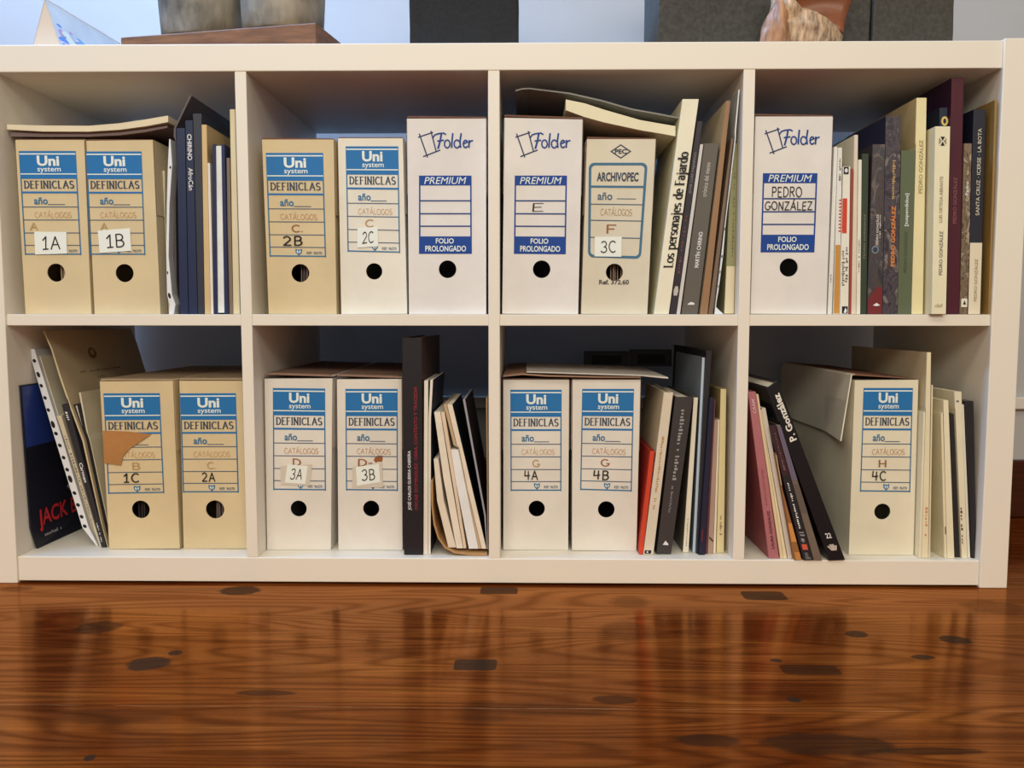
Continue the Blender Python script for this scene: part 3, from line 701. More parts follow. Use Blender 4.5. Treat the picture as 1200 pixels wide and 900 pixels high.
# ================================================================ BOOKS, BOOKLETS, FOLDERS
GROUPS = {'A': 'books in the first upper compartment', 'C': 'books in the third upper compartment', 'D': 'books in the fourth upper compartment',
          'E': 'catalogues in the first lower compartment', 'F': 'catalogues in the second lower compartment', 'G': 'books in the third lower compartment', 'H': 'books in the fourth lower compartment'}
def item(kind, name, cat, label, grp, rows, rgb, y0=None, depth=0.17, side=None, pr=None, page=None, rough=0.5, board=0.0022):
    """kind: book = spine to the front, edge = page edges to the front, sheet = thin single piece"""
    row = 'U' if grp in 'ABCD' else 'L'
    if y0 is None:
        r = rows[0]
        y0 = UY if row == 'U' else depth_from_foot(r[0] if len(r) == 3 else max(r[1], r[3]), 'L', r[1] if len(r) == 3 else r[0])
    fr = Front(rows, y0, row).settle(depth)
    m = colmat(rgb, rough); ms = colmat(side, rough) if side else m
    w = max(0.0015, min((a-b).length for a, b in zip(fr.L, fr.R)))
    if kind == 'sheet':
        bm = bmesh.new(); fr.prism(bm, 0, 1, 0, depth)
        if side:
            bm.normal_update()
            bmesh.ops.recalc_face_normals(bm, faces=bm.faces[:])
            for f in bm.faces:
                if abs(f.normal.x) > 0.7: f.material_index = 1
            o = link(name, bm, [m, ms])
        else: o = link(name, bm, m)
        tag(o, label, cat, GROUPS[grp])
        if pr:
            S = Sheet(fr.at); pr(S); S.done('print', o)
        return o, fr
    e = min(0.3, board/w); sp_ = None
    t = thing(name, label, cat, fr.base(), GROUPS[grp])
    pm = M_page if page is None else colmat(page, 0.75, 0.12)
    bm = bmesh.new()
    if kind == 'book':
        fr.prism(bm, 0, 1, 0, 0.002); sp_ = link('spine', bm, m, t, 0.0005)
        bm = bmesh.new(); fr.prism(bm, 0, e, 0.002, depth); fr.prism(bm, 1-e, 1, 0.002, depth); link('cover', bm, ms, t)
        bm = bmesh.new(); fr.prism(bm, e, 1-e, 0.003, depth-0.004, 0.0025); link('pages', bm, pm, t)
    else:
        bm = bmesh.new(); fr.prism(bm, 0, e, 0, depth); fr.prism(bm, 1-e, 1, 0, depth); fr.prism(bm, e, 1-e, depth-0.002, depth); link('cover', bm, m, t)
        bm = bmesh.new(); fr.prism(bm, e, 1-e, 0.0015, depth-0.003, 0.002); link('pages', bm, pm, t)
    if pr:
        S = Sheet(fr.at); pr(S); S.done('spine_print', sp_ or t)
    return t, fr
WH = inkmat((222, 212, 196)); GR = inkmat((110, 100, 84)); BK = INK_BLACK; GOLD = inkmat((206, 168, 96)); RD = inkmat((150, 34, 36)); ORG = inkmat((206, 120, 50))

def sleeve(label, grp, rows, y0, holes, depth, foot=None):
    fr = Front(rows, y0, 'L' if grp in 'EFGH' else 'U')
    fr.settle(depth, 0.0)
    bm = bmesh.new(); fr.prism(bm, 0, 1, 0, 0.0008)
    o = link('punched_sleeve', bm, mat('milky_plastic', (222, 214, 200), 0.3, spec=0.5)); tag(o, label, 'plastic sleeve', 'punched plastic sleeves')
    bm = bmesh.new(); fr.prism(bm, .75, 1.0, 0.0008, depth); link('pocket', bm, mat('clear_pocket', (196, 186, 170), 0.25, spec=0.6), o)
    S = Sheet(fr.at)
    for (u, v, ru, rv) in holes:
        i = max([j for j in range(len(rows)-1) if rows[j][0] >= v] or [0]); r0, r1 = rows[i], rows[i+1]; k = (r0[0]-v)/(r0[0]-r1[0])
        uL = r0[1]+(r1[1]-r0[1])*k; uR = r0[2]+(r1[2]-r0[2])*k
        S.poly([((u+ru*math.cos(a)-uL)/(uR-uL), v+rv*math.sin(a)) for a in [j*math.pi/6 for j in range(12)]], INK_BLACK)
    S.done('punch_holes', o)
    return o
# --- A: first upper compartment, from the box outward
item('sheet', 'folder', 'folder', 'thin cream card folder squeezed behind the box with the tilted 1B sticker', 'A', [(367.5,190.5,194.5),(200,185,193)], (222,200,152), UY+0.03, 0.22)
sleeve('white punched plastic sleeve with a curled foot beside the cream card folder', 'A', [(367.5,198,203.5),(356,198.5,205.5),(345,195.8,201.5),(300,194.8,197.5),(240,195.5,198.5),(193,196.8,201.6),(163,198.3,199.6)], UY-0.004, [(198.5,346,1.6,3.4),(199.6,196,1.0,1.8),(196.4,319,.7,2)], 0.18)
item('sheet', 'document_wallet', 'folder', 'grey-brown document wallet bulging between the punched sleeve and dark blue folder', 'A', [(367.5,206.2,208.0),(340,201.6,207),(260,199.4,206),(150,203.8,206),(112,222,224.5)], (96,84,80), UY+0.012, 0.24, rough=0.3)
item('book', 'folder', 'folder', 'wide dark navy folder leaning left of the navy book with white spine lettering', 'A', [(367.5,211,220.5),(340,210,220),(150,206.6,216.5)], (36,44,66), UY, 0.25, rough=0.35)
item('book', 'book', 'book', 'navy book with two white words running down the upper spine', 'A', [(367.5,220.8,231.5),(141,217,225.5)], (34,42,64), UY+0.001, 0.24, rough=0.4,
     pr=lambda S: (S.text('CHIRINO', .25, .85, 187, 157, WH, -91, 0.02), S.text('AfroCán', .3, .9, 222, 196, WH, -91, 0.01)))
item('book', 'book', 'book', 'charcoal hardback with a plain spine right of the navy lettered book', 'A', [(367.5,232,239.5),(133,225.8,236)], (52,52,58), UY+0.002, 0.24, rough=0.4)
item('book', 'book', 'book', 'tan book with a plain spine next to the charcoal hardback', 'A', [(367.8,240,246.8),(146,236.2,242)], (206,170,112), UY, 0.16)
item('sheet', 'booklet', 'booklet', 'thin white booklet standing between the tan book and the blue hardback', 'A', [(367.8,247.2,250.2),(191,242.3,246)], (224,206,180), UY, 0.15)
item('edge', 'book', 'book', 'dark blue hardback with its thick white page edges facing out', 'A', [(367.3,250.6,267.5),(169,249,263)], (32,38,66), UY, 0.17, page=(226,218,206), board=0.0045)
item('sheet', 'booklet', 'booklet', 'thin brown booklet beside the white page edges', 'A', [(367.5,268,273),(185,265.5,269)], (130,108,86), UY+0.004, 0.17)
item('book', 'book', 'book', 'tall cream book touching the first upper divider', 'A', [(367.5,273.4,281),(128,269.2,275.2)], (216,194,146), UY+0.004, 0.2)
# --- C
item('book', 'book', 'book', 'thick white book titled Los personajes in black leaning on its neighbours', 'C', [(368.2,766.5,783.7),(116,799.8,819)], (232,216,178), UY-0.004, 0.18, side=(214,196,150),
     pr=lambda S: S.strokes('Los personajes de Fajardo', .24, .80, 312, 178, INK_BLACK, 1, w=.21, serif=True, thin=.085, gap=.13, rot=90))
item('book', 'book', 'book', 'slim black book with faded lettering behind the thick white book', 'C', [(368.2,784.2,792.3),(142,817,823.5)], (46,38,44), UY, 0.2,
     pr=lambda S: (S.text('JOSE LUIS FAJARDO', .3, .75, 226, 178, inkmat((150,140,130)), 90), S.squiggle(.3, .7, 320, 250, inkmat((110,60,62)), 90, 16), S.poly([(.25,346),(.75,346),(.85,340),(.7,335),(.3,335),(.15,340)], inkmat((190,176,156)))))
item('sheet', 'booklet', 'booklet', 'thin grey-white booklet between two dark spines in the third upper compartment', 'C', [(368.2,792.8,796.8),(169,820.6,824.2)], (206,194,176), UY, 0.17)
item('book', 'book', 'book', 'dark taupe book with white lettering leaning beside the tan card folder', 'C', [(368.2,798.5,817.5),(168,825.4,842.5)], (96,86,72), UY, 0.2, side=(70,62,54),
     pr=lambda S: (S.text('MARTÍN CHIRINO', .35, .68, 313, 271, WH, 90, 0.02), S.text('crónica del viento', .30, .60, 230, 190, inkmat((190,180,160)), 90, 0.01), S.poly([(.3,356),(.5,353.5),(.72,355),(.72,357),(.3,357)], WH)))
item('sheet', 'folder', 'folder', 'tall tan card folder with a brown edge leaning right in the third upper compartment', 'C', [(368,820.5,829),(118,851.5,856)], (150,108,70), UY, 0.24, side=(214,186,140))
item('sheet', 'booklet', 'booklet', 'thin brown booklet leaning behind the tan card folder', 'C', [(367.8,830,835.5),(162,857.2,859.6)], (124,98,76), UY+0.006, 0.2)
sleeve('curved white punched sleeve leaning on the slim olive book', 'C', [(367.5,836,848),(359,834.8,838.5),(340,838,842),(300,844.3,847.3),(235,850.4,852.6),(170,859.6,861),(105,865.6,866.8)], UY-0.001, [(845.6,300,.9,2),(848.3,268,.9,2),(843,318,.9,2),(840.6,335,.9,2)], 0.2)
item('book', 'book', 'book', 'slim olive green book with a cream lower spine by the second last upper divider', 'C', [(367.8,848.5,860.8),(168,857.8,865)], (150,140,92), UY+0.012, 0.19,
     pr=lambda S: (S.rect(0.02, .98, 367, 311, inkmat((222,200,156)), 0.0004), S.squiggle(.55, .75, 300, 200, inkmat((104,96,62)), 90, 24)))
# --- D
item('sheet', 'booklet', 'booklet', 'thin white booklet against the tall box with two handwritten words', 'D', [(367.8,969.8,974.6),(172,977.6,981.5)], (226,214,190), UY+0.002, 0.17, pr=lambda S: S.squiggle(.3,.7,330,320,GR,90,4))
item('sheet', 'booklet', 'booklet', 'white booklet with red tick marks and an orange lower spine', 'D', [(367.8,976.5,983.6),(173,982,986.8)], (226,214,190), UY, 0.16,
     pr=lambda S: (S.rect(.05, .95, 367, 286, inkmat((196,134,56)), 0.0004), S.squiggle(.3, .8, 214, 184, GR, 90, 10), [S.rect(.55, 1, 233+i*4, 234.6+i*4, inkmat((200,70,44)), 0.0005) for i in range(10)]))
item('book', 'book', 'book', 'white book with a red block and grey scribbled lettering on the spine', 'D', [(367.8,984,994.2),(195,988.4,996.6)], (230,216,186), UY-0.002, 0.16, side=(226,206,160),
     pr=lambda S: (S.rect(.0, .62, 272.5, 232, inkmat((204,62,34)), 0.0004), S.rect(.05, .75, 204, 195.5, BK, 0.0004), S.poly(arc(.4,199.7,.22,2.6,0,330,10), WH, 0.0006), S.squiggle(.05,.45,334,292,GR,90,16), S.squiggle(.5,.85,330,284,GR,90,14), S.rect(.2,.9,367,358.5,BK,.0004), S.poly([(.4,366),(.6,360),(.8,363),(.7,366.5)], WH, .0006)))
item('sheet', 'booklet', 'booklet', 'thin red booklet behind the white book with the red block', 'D', [(367.5,994.8,997),(198,997,999.6)], (160,60,44), UY, 0.15)
item('book', 'book', 'book', 'tall slim cream hardback with a pale pink spine beside the thin red booklet', 'D', [(367.5,997.6,1003.2),(158,1001.4,1005.6)], (220,196,164), UY, 0.21, side=(224,206,168))
item('book', 'book', 'book', 'slim white paperback with a line of faint grey lettering before the dark green spine', 'D', [(367.5,1003.6,1008.2),(187,1006,1010)], (228,214,182), UY, 0.17, pr=lambda S: S.squiggle(.3,.65,318,278,GR,90,14))
item('book', 'book', 'book', 'slim dark green book left of the brown collage cover', 'D', [(367.5,1008.6,1015.4),(180,1010.4,1018.2)], (52,60,42), UY+0.002, 0.2, pr=lambda S: S.text('PEDRO GONZÁLEZ', .25, .6, 302, 250, inkmat((140,134,110)), 90))
def photo_mat(name, cols, scale, stretch):
    m = bpy.data.materials.new(name); m.use_nodes = True; nt = m.node_tree; b = nt.nodes['Principled BSDF']
    g = nt.nodes.new('ShaderNodeNewGeometry'); mp = nt.nodes.new('ShaderNodeMapping'); mp.inputs['Scale'].default_value = stretch
    nz = nt.nodes.new('ShaderNodeTexNoise'); nz.inputs['Scale'].default_value = scale; nz.inputs['Detail'].default_value = 6; nz.inputs['Distortion'].default_value = 1.6
    r = nt.nodes.new('ShaderNodeValToRGB'); e = r.color_ramp.elements
    while len(e) < len(cols): e.new(.5)
    for k, c in enumerate(cols): e[k].position = .28+.44*k/(len(cols)-1); e[k].color = (*pc(*c), 1)
    nt.links.new(g.outputs['Position'], mp.inputs['Vector']); nt.links.new(mp.outputs[0], nz.inputs['Vector']); nt.links.new(nz.outputs['Fac'], r.inputs[0]); nt.links.new(r.outputs[0], b.inputs['Base Color'])
    b.inputs['Roughness'].default_value = 0.4
    return m
PH_BROWN = photo_mat('collage_brown', [(34,34,40),(48,43,44),(74,58,50),(52,50,54),(106,88,74),(40,38,42)], 34, (1.3, 1, .8))
PH_VIOLET = photo_mat('collage_violet', [(30,25,30),(46,36,44),(76,62,64),(40,32,38),(126,112,98),(56,44,46)], 55, (1, 1, .7))
PH_MOTTLE = photo_mat('mottled_photo', [(46,34,26),(84,62,44),(130,104,76),(90,70,50),(176,152,116),(110,88,64)], 60, (1, 1, .6))
item('book', 'book', 'book', 'brown and grey collage spine with small white lettering and a red foot', 'D', [(367.5,1015.8,1033.6),(169,1022.8,1037)], (62,52,50), UY, 0.2,
     pr=lambda S: (S.rect(.0,1,367.4,169.2,PH_BROWN), S.poly([(.02,367),(.98,367),(.98,336),(.6,335),(.3,342),(.02,350)], inkmat((112,34,34)), .0006), S.poly([(.35,357),(.6,354),(.85,357),(.6,358)], WH, .0008),
                   S.text('PEDRO GONZÁLEZ', .42, .62, 286, 250, inkmat((214,194,170)), 90, .02, lift=.001), S.squiggle(.68,.78,278,250,WH,90,12,.001), S.poly(arc(.42,291.5,.26,5,0,340,12), inkmat((110,116,122)), .0009), S.poly(arc(.42,291.5,.16,3,0,340,12), inkmat((50,54,60)), .0011)))
item('book', 'book', 'book', 'violet patterned book with orange lettering up the spine', 'D', [(367.5,1034,1051.4),(136,1038.2,1055.8)], (66,52,62), UY-0.001, 0.22, side=(40,38,58),
     pr=lambda S: (S.rect(.0,1,367.4,136.2,PH_VIOLET), S.text('PEDRO GONZÁLEZ', .40, .74, 311, 240, inkmat((216,124,52)), 90, .03, lift=.001), S.squiggle(.45,.68,232,184,inkmat((190,150,90)),90,22,.001)))
item('book', 'book', 'book', 'olive green book with a bracketed white word on the spine', 'D', [(367.5,1051.8,1067.8),(176,1056.2,1073)], (92,96,66), UY, 0.17,
     pr=lambda S: (S.text('[suspendidos]', .34, .64, 264, 226, inkmat((216,210,190)), 90, .02), S.text('PEDRO GONZÁLEZ', .3, .58, 318, 270, inkmat((72,76,50)), 90)))
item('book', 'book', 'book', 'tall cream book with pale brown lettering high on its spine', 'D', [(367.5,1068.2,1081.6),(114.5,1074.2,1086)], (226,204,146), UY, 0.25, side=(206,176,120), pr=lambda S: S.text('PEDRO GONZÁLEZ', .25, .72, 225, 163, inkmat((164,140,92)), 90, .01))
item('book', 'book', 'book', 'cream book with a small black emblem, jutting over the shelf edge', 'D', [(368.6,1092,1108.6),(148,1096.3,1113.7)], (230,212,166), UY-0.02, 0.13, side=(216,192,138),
     pr=lambda S: (S.text('PEDRO GONZÁLEZ', .36, .66, 322, 270, GR, 90, .01), S.text('LUIS ORTEGA ABRANTE', .36, .58, 260, 206, inkmat((150,134,98)), 90, .01), S.squiggle(.2,.75,361,356,inkmat((180,164,124)),0,8),
                   S.poly([(.35,160),(.5,165),(.65,160)], BK), S.poly([(.35,170.5),(.5,165.5),(.65,170.5)], BK), S.poly([(.25,161),(.44,165.2),(.25,169.5)], inkmat((150,134,98))), S.poly([(.75,161),(.56,165.2),(.75,169.5)], inkmat((150,134,98)))))
item('book', 'book', 'book', 'dark navy book with a yellow O showing above the cream emblem book', 'D', [(368,1096.5,1104.9),(126,1101.4,1110.8)], (34,38,52), UY+0.008, 0.2, pr=lambda S: S.strokes('O', .30, .92, 146, 137.5, inkmat((222,184,100)), 1, w=.28))
item('book', 'book', 'book', 'very tall maroon book reaching almost to the top board', 'D', [(367.5,1109.4,1123.8),(91,1115.4,1129.6)], (74,21,33), UY, 0.27, side=(50,18,40), pr=lambda S: S.text('PEDRO GONZÁLEZ', .25, .6, 260, 206, inkmat((140,84,82)), 90, .01))
item('book', 'book', 'book', 'slim book with a brown and white mottled photo spine', 'D', [(367.5,1124.3,1133.6),(168,1129.8,1138.6)], (108,86,62), UY, 0.17,
     pr=lambda S: (S.rect(.0,1,367.4,168.2,PH_MOTTLE), S.rect(.15,.9,359,349,inkmat((226,212,184)),.001), S.poly([(.35,356),(.55,351),(.75,356)], BK, .0013), S.text('Pedro', .3, .7, 228, 212, WH, 90, .02, lift=.001)))
item('book', 'book', 'book', 'book with a black upper and white lower spine right of the mottled one', 'D', [(367.5,1134.2,1148.3),(128,1141.2,1155.6)], (38,36,44), UY-0.001, 0.21, side=(30,30,42),
     pr=lambda S: (S.rect(.0, 1, 367.3, 283, inkmat((224,204,166)), .0004), S.text('SANTA CRUZ · ICERSE · LA BOTA', .38, .68, 251, 150, inkmat((200,184,152)), 90, .01), S.text('PEDRO GONZÁLEZ', .38, .68, 352, 302, inkmat((150,130,96)), 90, .01, lift=.0008)))
item('book', 'book', 'book', 'ochre brown book standing last against the right end panel', 'D', [(366.5,1158.2,1160.6),(117,1166.2,1168.8)], (150,114,58), 0.001, 0.2, side=(146,110,54))

# --- E: first lower compartment
def catalogue():
    edge = [on_y(44.5, 643.6, 0.040), on_y(34.2, 619, 0.030), on_y(24.4, 451.5, 0.020)]
    edge[0].z = 0.0395
    for k, p in enumerate(edge): p.x = max(p.x, -0.6935+0.0032)
    dp = [0.17, 0.19, 0.20]
    bm = bmesh.new(); rows = []
    for p, d in zip(edge, dp):
        rows.append([bm.verts.new((p.x-0.0026, p.y, p.z)), bm.verts.new(p), bm.verts.new((p.x, p.y+d, p.z)), bm.verts.new((p.x-0.0026, p.y+d, p.z))])
    rows[0][2].co.x += 0.004; rows[0][3].co.x += 0.004
    bm.faces.new(rows[0]); bm.faces.new(rows[-1])
    for r0, r1 in zip(rows[:-1], rows[1:]):
        for k in range(4): bm.faces.new([r0[k], r0[(k+1) % 4], r1[(k+1) % 4], r1[k]])
    o = link('catalogue', bm, mat('catalogue_cover_dark', (24, 24, 34), 0.35, 0.05, 20))
    tag(o, 'blue and black catalogue with big red letters leaning on the left end panel', 'catalogue', GROUPS['E'])
    def place(d, v, lift):
        vs = (643.6, 619, 451.5); i = 0 if v > 619 else 1
        k = (vs[i]-v)/(vs[i]-vs[i+1]); p = edge[i].lerp(edge[i+1], k)
        return Vector((p.x+lift+(0.004*d/0.17*(1-k) if i == 0 else 0), p.y+d, p.z))
    return o, place
t, face_place = catalogue()
S = Sheet(face_place)
S.rect(.001, .19, 524, 453, mat('cover_blue', (38, 58, 118), 0.35, 0.1, 12), 0.0004)
S.text('JACK BEN', .018, .165, 627, 601, inkmat((206,40,44)), 0, .02)
S.squiggle(.02, .075, 634, 630, inkmat((170,160,150)), 0, 12)
S.poly([(.11,520),(.135,508),(.165,515),(.17,560),(.15,575),(.13,560),(.115,540)], inkmat((120,104,88)), .0007)
S.poly([(.10,585),(.13,572),(.15,574),(.14,586),(.11,592)], inkmat((176,170,164)), .0008)
S.done('cover_print', t)
hs = [(40.3,422.8,2,2.2), (45,439,2,3.4), (48.4,452,2,2.2), (52.8,466.3,2,2.2), (56.7,480.6,2,2.2), (62.1,497.7,2.2,4.4), (65.7,508.5,2.2,2.2), (70.2,522.4,2.2,2.2), (74.6,536.7,2.2,2.2), (78.8,550.8,2.2,2.2), (82.3,561.8,2.4,4.4), (87.3,578.4,2.2,2.2), (91.5,592.4,2.2,2.2), (95.7,606.4,2.2,2.2), (99.4,617.6,2.2,2.2)]
sleeve('white punched plastic sleeve leaning across the red lettered catalogue', 'E', [(641,113.2,115),(619,96.5,104),(510,63,71.5),(409,33,40.2)], 0.055, hs, 0.19)
item('sheet', 'paper_sheaf', 'papers', 'cream sheaf of papers leaning inside the punched sleeve', 'E', [(641,115.1,116.4),(620,104.6,106),(510,72,74),(417,44.5,47)], (214,196,160), 0.062, 0.19)
item('book', 'booklet', 'booklet', 'beige booklet with faded spine lettering left of the slim black book', 'E', [(641.5,116.7,118.9),(487,66,71.6)], (206,184,146), 0.052, 0.19, pr=lambda S: S.squiggle(.3,.75,610,505,GR,90,30))
item('book', 'book', 'book', 'slim black book with white lettering leaning against cream folders', 'E', [(642,119.2,124.4),(474,72,79.6)], (44,40,42), 0.047, 0.2,
     pr=lambda S: (S.text('Carmen', .2, .8, 565, 542, WH, -91, .02), S.squiggle(.3,.6,635,612,WH,90,14), S.squiggle(.2,.8,492,482,WH,90,4)))
tf_, tfr_ = item('sheet', 'folder', 'folder', 'large tan card folder with a faint emblem leaning high behind the aged boxes', 'E', [(641.5,124.7,125.5),(517,96.5,98.5),(475,81,83),(440,69,71),(410,60,61.8),(388,50.5,52)], (206,180,134), 0.050, 0.27, side=(186,160,118))
S = Sheet(lambda d, v, lift: Vector((tfr_.edge(v)[1].x+lift, tfr_.y0+d, tfr_.edge(v)[1].z)))
TAN_INK = inkmat((112, 86, 58))
S.poly([(.107+.013*math.cos(k*math.pi/6), 417+7*math.sin(k*math.pi/6)) for k in range(12)], TAN_INK, .0004)
S.poly([(.107+.007*math.cos(k*math.pi/6), 416+4*math.sin(k*math.pi/6)) for k in range(12)], inkmat((170,142,102)), .0006)
S.squiggle(.055, .185, 440, 437.5, TAN_INK, 0, 18); S.squiggle(.10, .125, 448, 446, TAN_INK, 0, 4)
S.done('printed_emblem', tf_)
item('edge', 'book', 'book', 'slim dark book with white pages behind the large tan folder', 'E', [(641,125.7,126.6),(474,86,91.6)], (40,36,38), 0.056, 0.2, page=(224,206,176), board=0.0015)
item('sheet', 'folder', 'folder', 'small cream folder leaning on the taped archive box', 'E', [(640.5,126.8,127.6),(460,92.4,94.4)], (214,196,158), 0.062, 0.22)
# --- F
item('book', 'book', 'book', 'thick tall black book with white and red lettering up its spine', 'F', [(650.5,473.6,495.6),(396,471,494.2)], (32,28,30), None, 0.25, side=(86,62,48), rough=0.4, board=0.003,
     pr=lambda S: (S.text('JOSÉ CARLOS GUERRA CABRERA', .20, .44, 597, 527, WH, 90, .01), S.text('OSCAR DOMÍNGUEZ: OBRA, CONTEXTO Y TRAGEDIA', .54, .78, 597, 452, inkmat((150,36,42)), 90, .01)))
item('sheet', 'booklet', 'booklet', 'thin white booklet standing upright against the thick black book', 'F', [(650.3,496.4,501.4),(446,497.2,501.6)], (224,206,176), None, 0.15)
item('sheet', 'booklet', 'booklet', 'thin white booklet with a navy cover curving left of the kraft folder', 'F', [(650,501.8,504.6),(490,502.2,505),(445,504.4,507.4)], (226,210,182), None, 0.17, side=(36,38,54))
yk = 0.012
def kraft_folder():
    cl = [(505,560),(505.5,590),(508,612),(513,628),(521,639.5),(532,645.5),(550,648),(570.2,648.5)]
    inn = [(571,645),(550,645),(534,643.6),(523,638.5),(515,627),(510,611),(507.4,590),(506.9,560)]
    pts = [on_y(u, v, yk) for u, v in cl+inn]
    mz = min(p.z for p in pts); 
    for p in pts: p.z += (0.0394-mz)
    bm = bmesh.new(); prism_poly(bm, pts, yk, yk+0.2)
    o = link('kraft_folder', bm, mat('tan_kraft_folder', (176, 128, 76), 0.6, 0.12, 30)); tag(o, 'tan kraft folder curved under a fan of papers beside the central lower divider', 'folder', GROUPS['F'])
    bm = bmesh.new(); p4 = [on_y(u, v, yk) for u, v in ((571.4,644),(572.2,644),(571.2,468),(569.6,466))]
    prism_poly(bm, p4, yk, yk+0.2); link('flap', bm, mat('tan_kraft_folder', (176, 128, 76)), o)
kraft_folder()
def fan(name, cat, label, rows, rgb, side=None, page=None, kind='sheet', dep=0.17):
    fr = Front(rows, yk+0.004)
    for A in (fr.L, fr.R): A[0].z += max(0, 0.0462-min(fr.L[0].z, fr.R[0].z))
    fr.settle(dep)
    return _fan(name, cat, label, fr, rgb, side, dep)
def _fan(name, cat, label, fr, rgb, side, dep):
    bm = bmesh.new(); fr.prism(bm, 0, 1, 0, dep)
    m = colmat(rgb, 0.7, 0.08); ms = colmat(side, 0.5) if side else m
    bmesh.ops.recalc_face_normals(bm, faces=bm.faces[:])
    for f in bm.faces:
        if abs(f.normal.x) > 0.7: f.material_index = 1
    return tag(link(name, bm, [m, ms]), label, cat, GROUPS['F'])
fan('booklet', 'booklet', 'short thick cream booklet first in the fan inside the kraft folder', [(641.5,525.5,534.4),(587,512.2,520),(538,508.3,513.6)], (226,202,168))
fan('booklet', 'booklet', 'tall cream booklet second in the fan inside the kraft folder', [(642.5,535,542.6),(560,519.5,528),(483,508.8,516)], (230,208,174))
fan('booklet', 'booklet', 'narrow peach booklet third in the fan inside the kraft folder', [(642.5,543.2,546.4),(483,516.6,521)], (222,190,150))
fan('booklet', 'booklet', 'short white booklet stack in the middle of the kraft folder fan', [(643,549.5,560.6),(527,526.8,537)], (228,216,196))
fan('booklet', 'booklet', 'thin brown booklet behind the short white stack in the kraft folder', [(643,561,564.2),(474,519.9,523.4)], (190,156,112))
fan('booklet', 'booklet', 'tall cream booklet with a black cover right of the kraft folder fan', [(643,564.6,570),(474,524,530)], (228,204,168), side=(30,30,42))
fan('folder', 'folder', 'black folder with thin pale edges leaning beside the central lower divider', [(643,570.2,571.0),(604,567.4,569.4),(468,542.4,545)], (150,142,136), side=(26,26,34))
# --- G
item('book', 'book', 'book', 'slim bright red book leaning on the box marked 4B', 'G', [(650,748.4,753.2),(529,762,767.4)], (206,62,32), None, 0.15, side=(170,36,20))
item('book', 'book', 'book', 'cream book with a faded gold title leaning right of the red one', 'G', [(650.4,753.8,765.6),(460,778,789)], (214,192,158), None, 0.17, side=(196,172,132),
     pr=lambda S: (S.squiggle(.35,.62,596,510,inkmat((180,134,70)),90,30), S.rect(.1,.75,649,645,BK,.0004), S.rect(.3,.45,648,646,WH,.0006)))
item('book', 'book', 'book', 'thick dark brown-grey book with silver spine lettering', 'G', [(649.8,769.2,786.4),(465,791.3,812.4)], (58,50,46), None, 0.2, side=(42,36,34),
     pr=lambda S: (S.squiggle(.40,.66,562,478,inkmat((150,140,128)),90,22), S.squiggle(.42,.58,600,568,inkmat((130,120,110)),90,14), S.poly([(.35,638.5),(.5,633.5),(.72,637.5),(.72,639)], WH)))
item('book', 'book', 'book', 'slim white book between the thick dark book and the pale blue folder', 'G', [(647.8,800.2,806.8),(466,813,818)], (228,210,176), None, 0.16, side=(120,104,84), pr=lambda S: S.squiggle(.4,.65,640,606,GR,90,12))
item('sheet', 'folder', 'folder', 'tall pale blue-grey folder with a wide front cover showing', 'G', [(647.6,811.6,814.8),(419,823,826)], (186,194,194), None, 0.21, side=(128,132,132))
item('sheet', 'folder', 'folder', 'tall black folder behind the pale blue-grey folder', 'G', [(647,815.3,817.6),(411,827,834.2)], (36,32,34), 0.028, 0.26, side=(28,26,30))
item('book', 'book', 'book', 'navy hardback with a small red mark low on its spine', 'G', [(647.8,818,826.2),(466,829.6,836.6)], (26,28,46), 0.022, 0.17, pr=lambda S: S.rect(.25,.45,632,618,inkmat((110,36,40)),.0004))
item('sheet', 'booklet', 'booklet', 'thin maroon booklet right of the navy hardback', 'G', [(646.6,826.6,829),(468,836.8,838.6)], (96,48,52), 0.028, 0.17)
item('sheet', 'booklet', 'booklet', 'pinkish brown booklet with a black pen mark near its foot', 'G', [(646.2,829.4,835.6),(492,837.2,841.2)], (170,136,110), 0.030, 0.15, pr=lambda S: S.poly([(.1,628),(.25,626.5),(.98,631.5),(.9,633)], BK))
item('sheet', 'booklet', 'booklet', 'thin cream booklet beside the pinkish brown one', 'G', [(646.2,836,838.6),(492,841.5,843.2)], (226,206,168), 0.031, 0.15)
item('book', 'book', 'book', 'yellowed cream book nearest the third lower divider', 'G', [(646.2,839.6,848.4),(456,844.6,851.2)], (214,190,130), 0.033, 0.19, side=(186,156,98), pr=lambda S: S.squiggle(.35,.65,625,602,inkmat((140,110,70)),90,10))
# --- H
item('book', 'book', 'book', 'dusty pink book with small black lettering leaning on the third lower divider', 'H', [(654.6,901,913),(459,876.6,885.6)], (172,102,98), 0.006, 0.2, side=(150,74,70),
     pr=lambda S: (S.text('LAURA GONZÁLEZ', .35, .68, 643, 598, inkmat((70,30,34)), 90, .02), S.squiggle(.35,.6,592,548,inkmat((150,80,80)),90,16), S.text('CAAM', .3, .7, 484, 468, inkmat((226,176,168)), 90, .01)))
for lab, b0, b1, t0, t1, vt, rgb in (('thin cream booklet touching the dusty pink book', 914.5, 918, 886, 888.6, 462, (222,190,140)), ('thin pale yellow booklet second after the dusty pink book', 918.4, 922.4, 889, 891.6, 480, (226,200,150)), ('thin ivory booklet with a grey upper edge third after the dusty pink book', 923.4, 928.6, 892, 897, 478, (204,184,158))):
    item('sheet', 'booklet', 'booklet', lab, 'H', [(654.2,b0,b1),(vt,t0,t1)], rgb, 0.006, 0.17)
item('book', 'booklet', 'booklet', 'booklet with a cream, brown and orange banded spine', 'H', [(655.4,931,939.5),(531,900.2,905.8)], (150,96,48), -0.002, 0.14,
     pr=lambda S: (S.rect(.03,.97,568,533,inkmat((206,172,124)),.0004), S.rect(.03,.97,634,612,inkmat((206,132,62)),.0004), S.rect(.2,.97,655,646,inkmat((196,126,62)),.0004)))
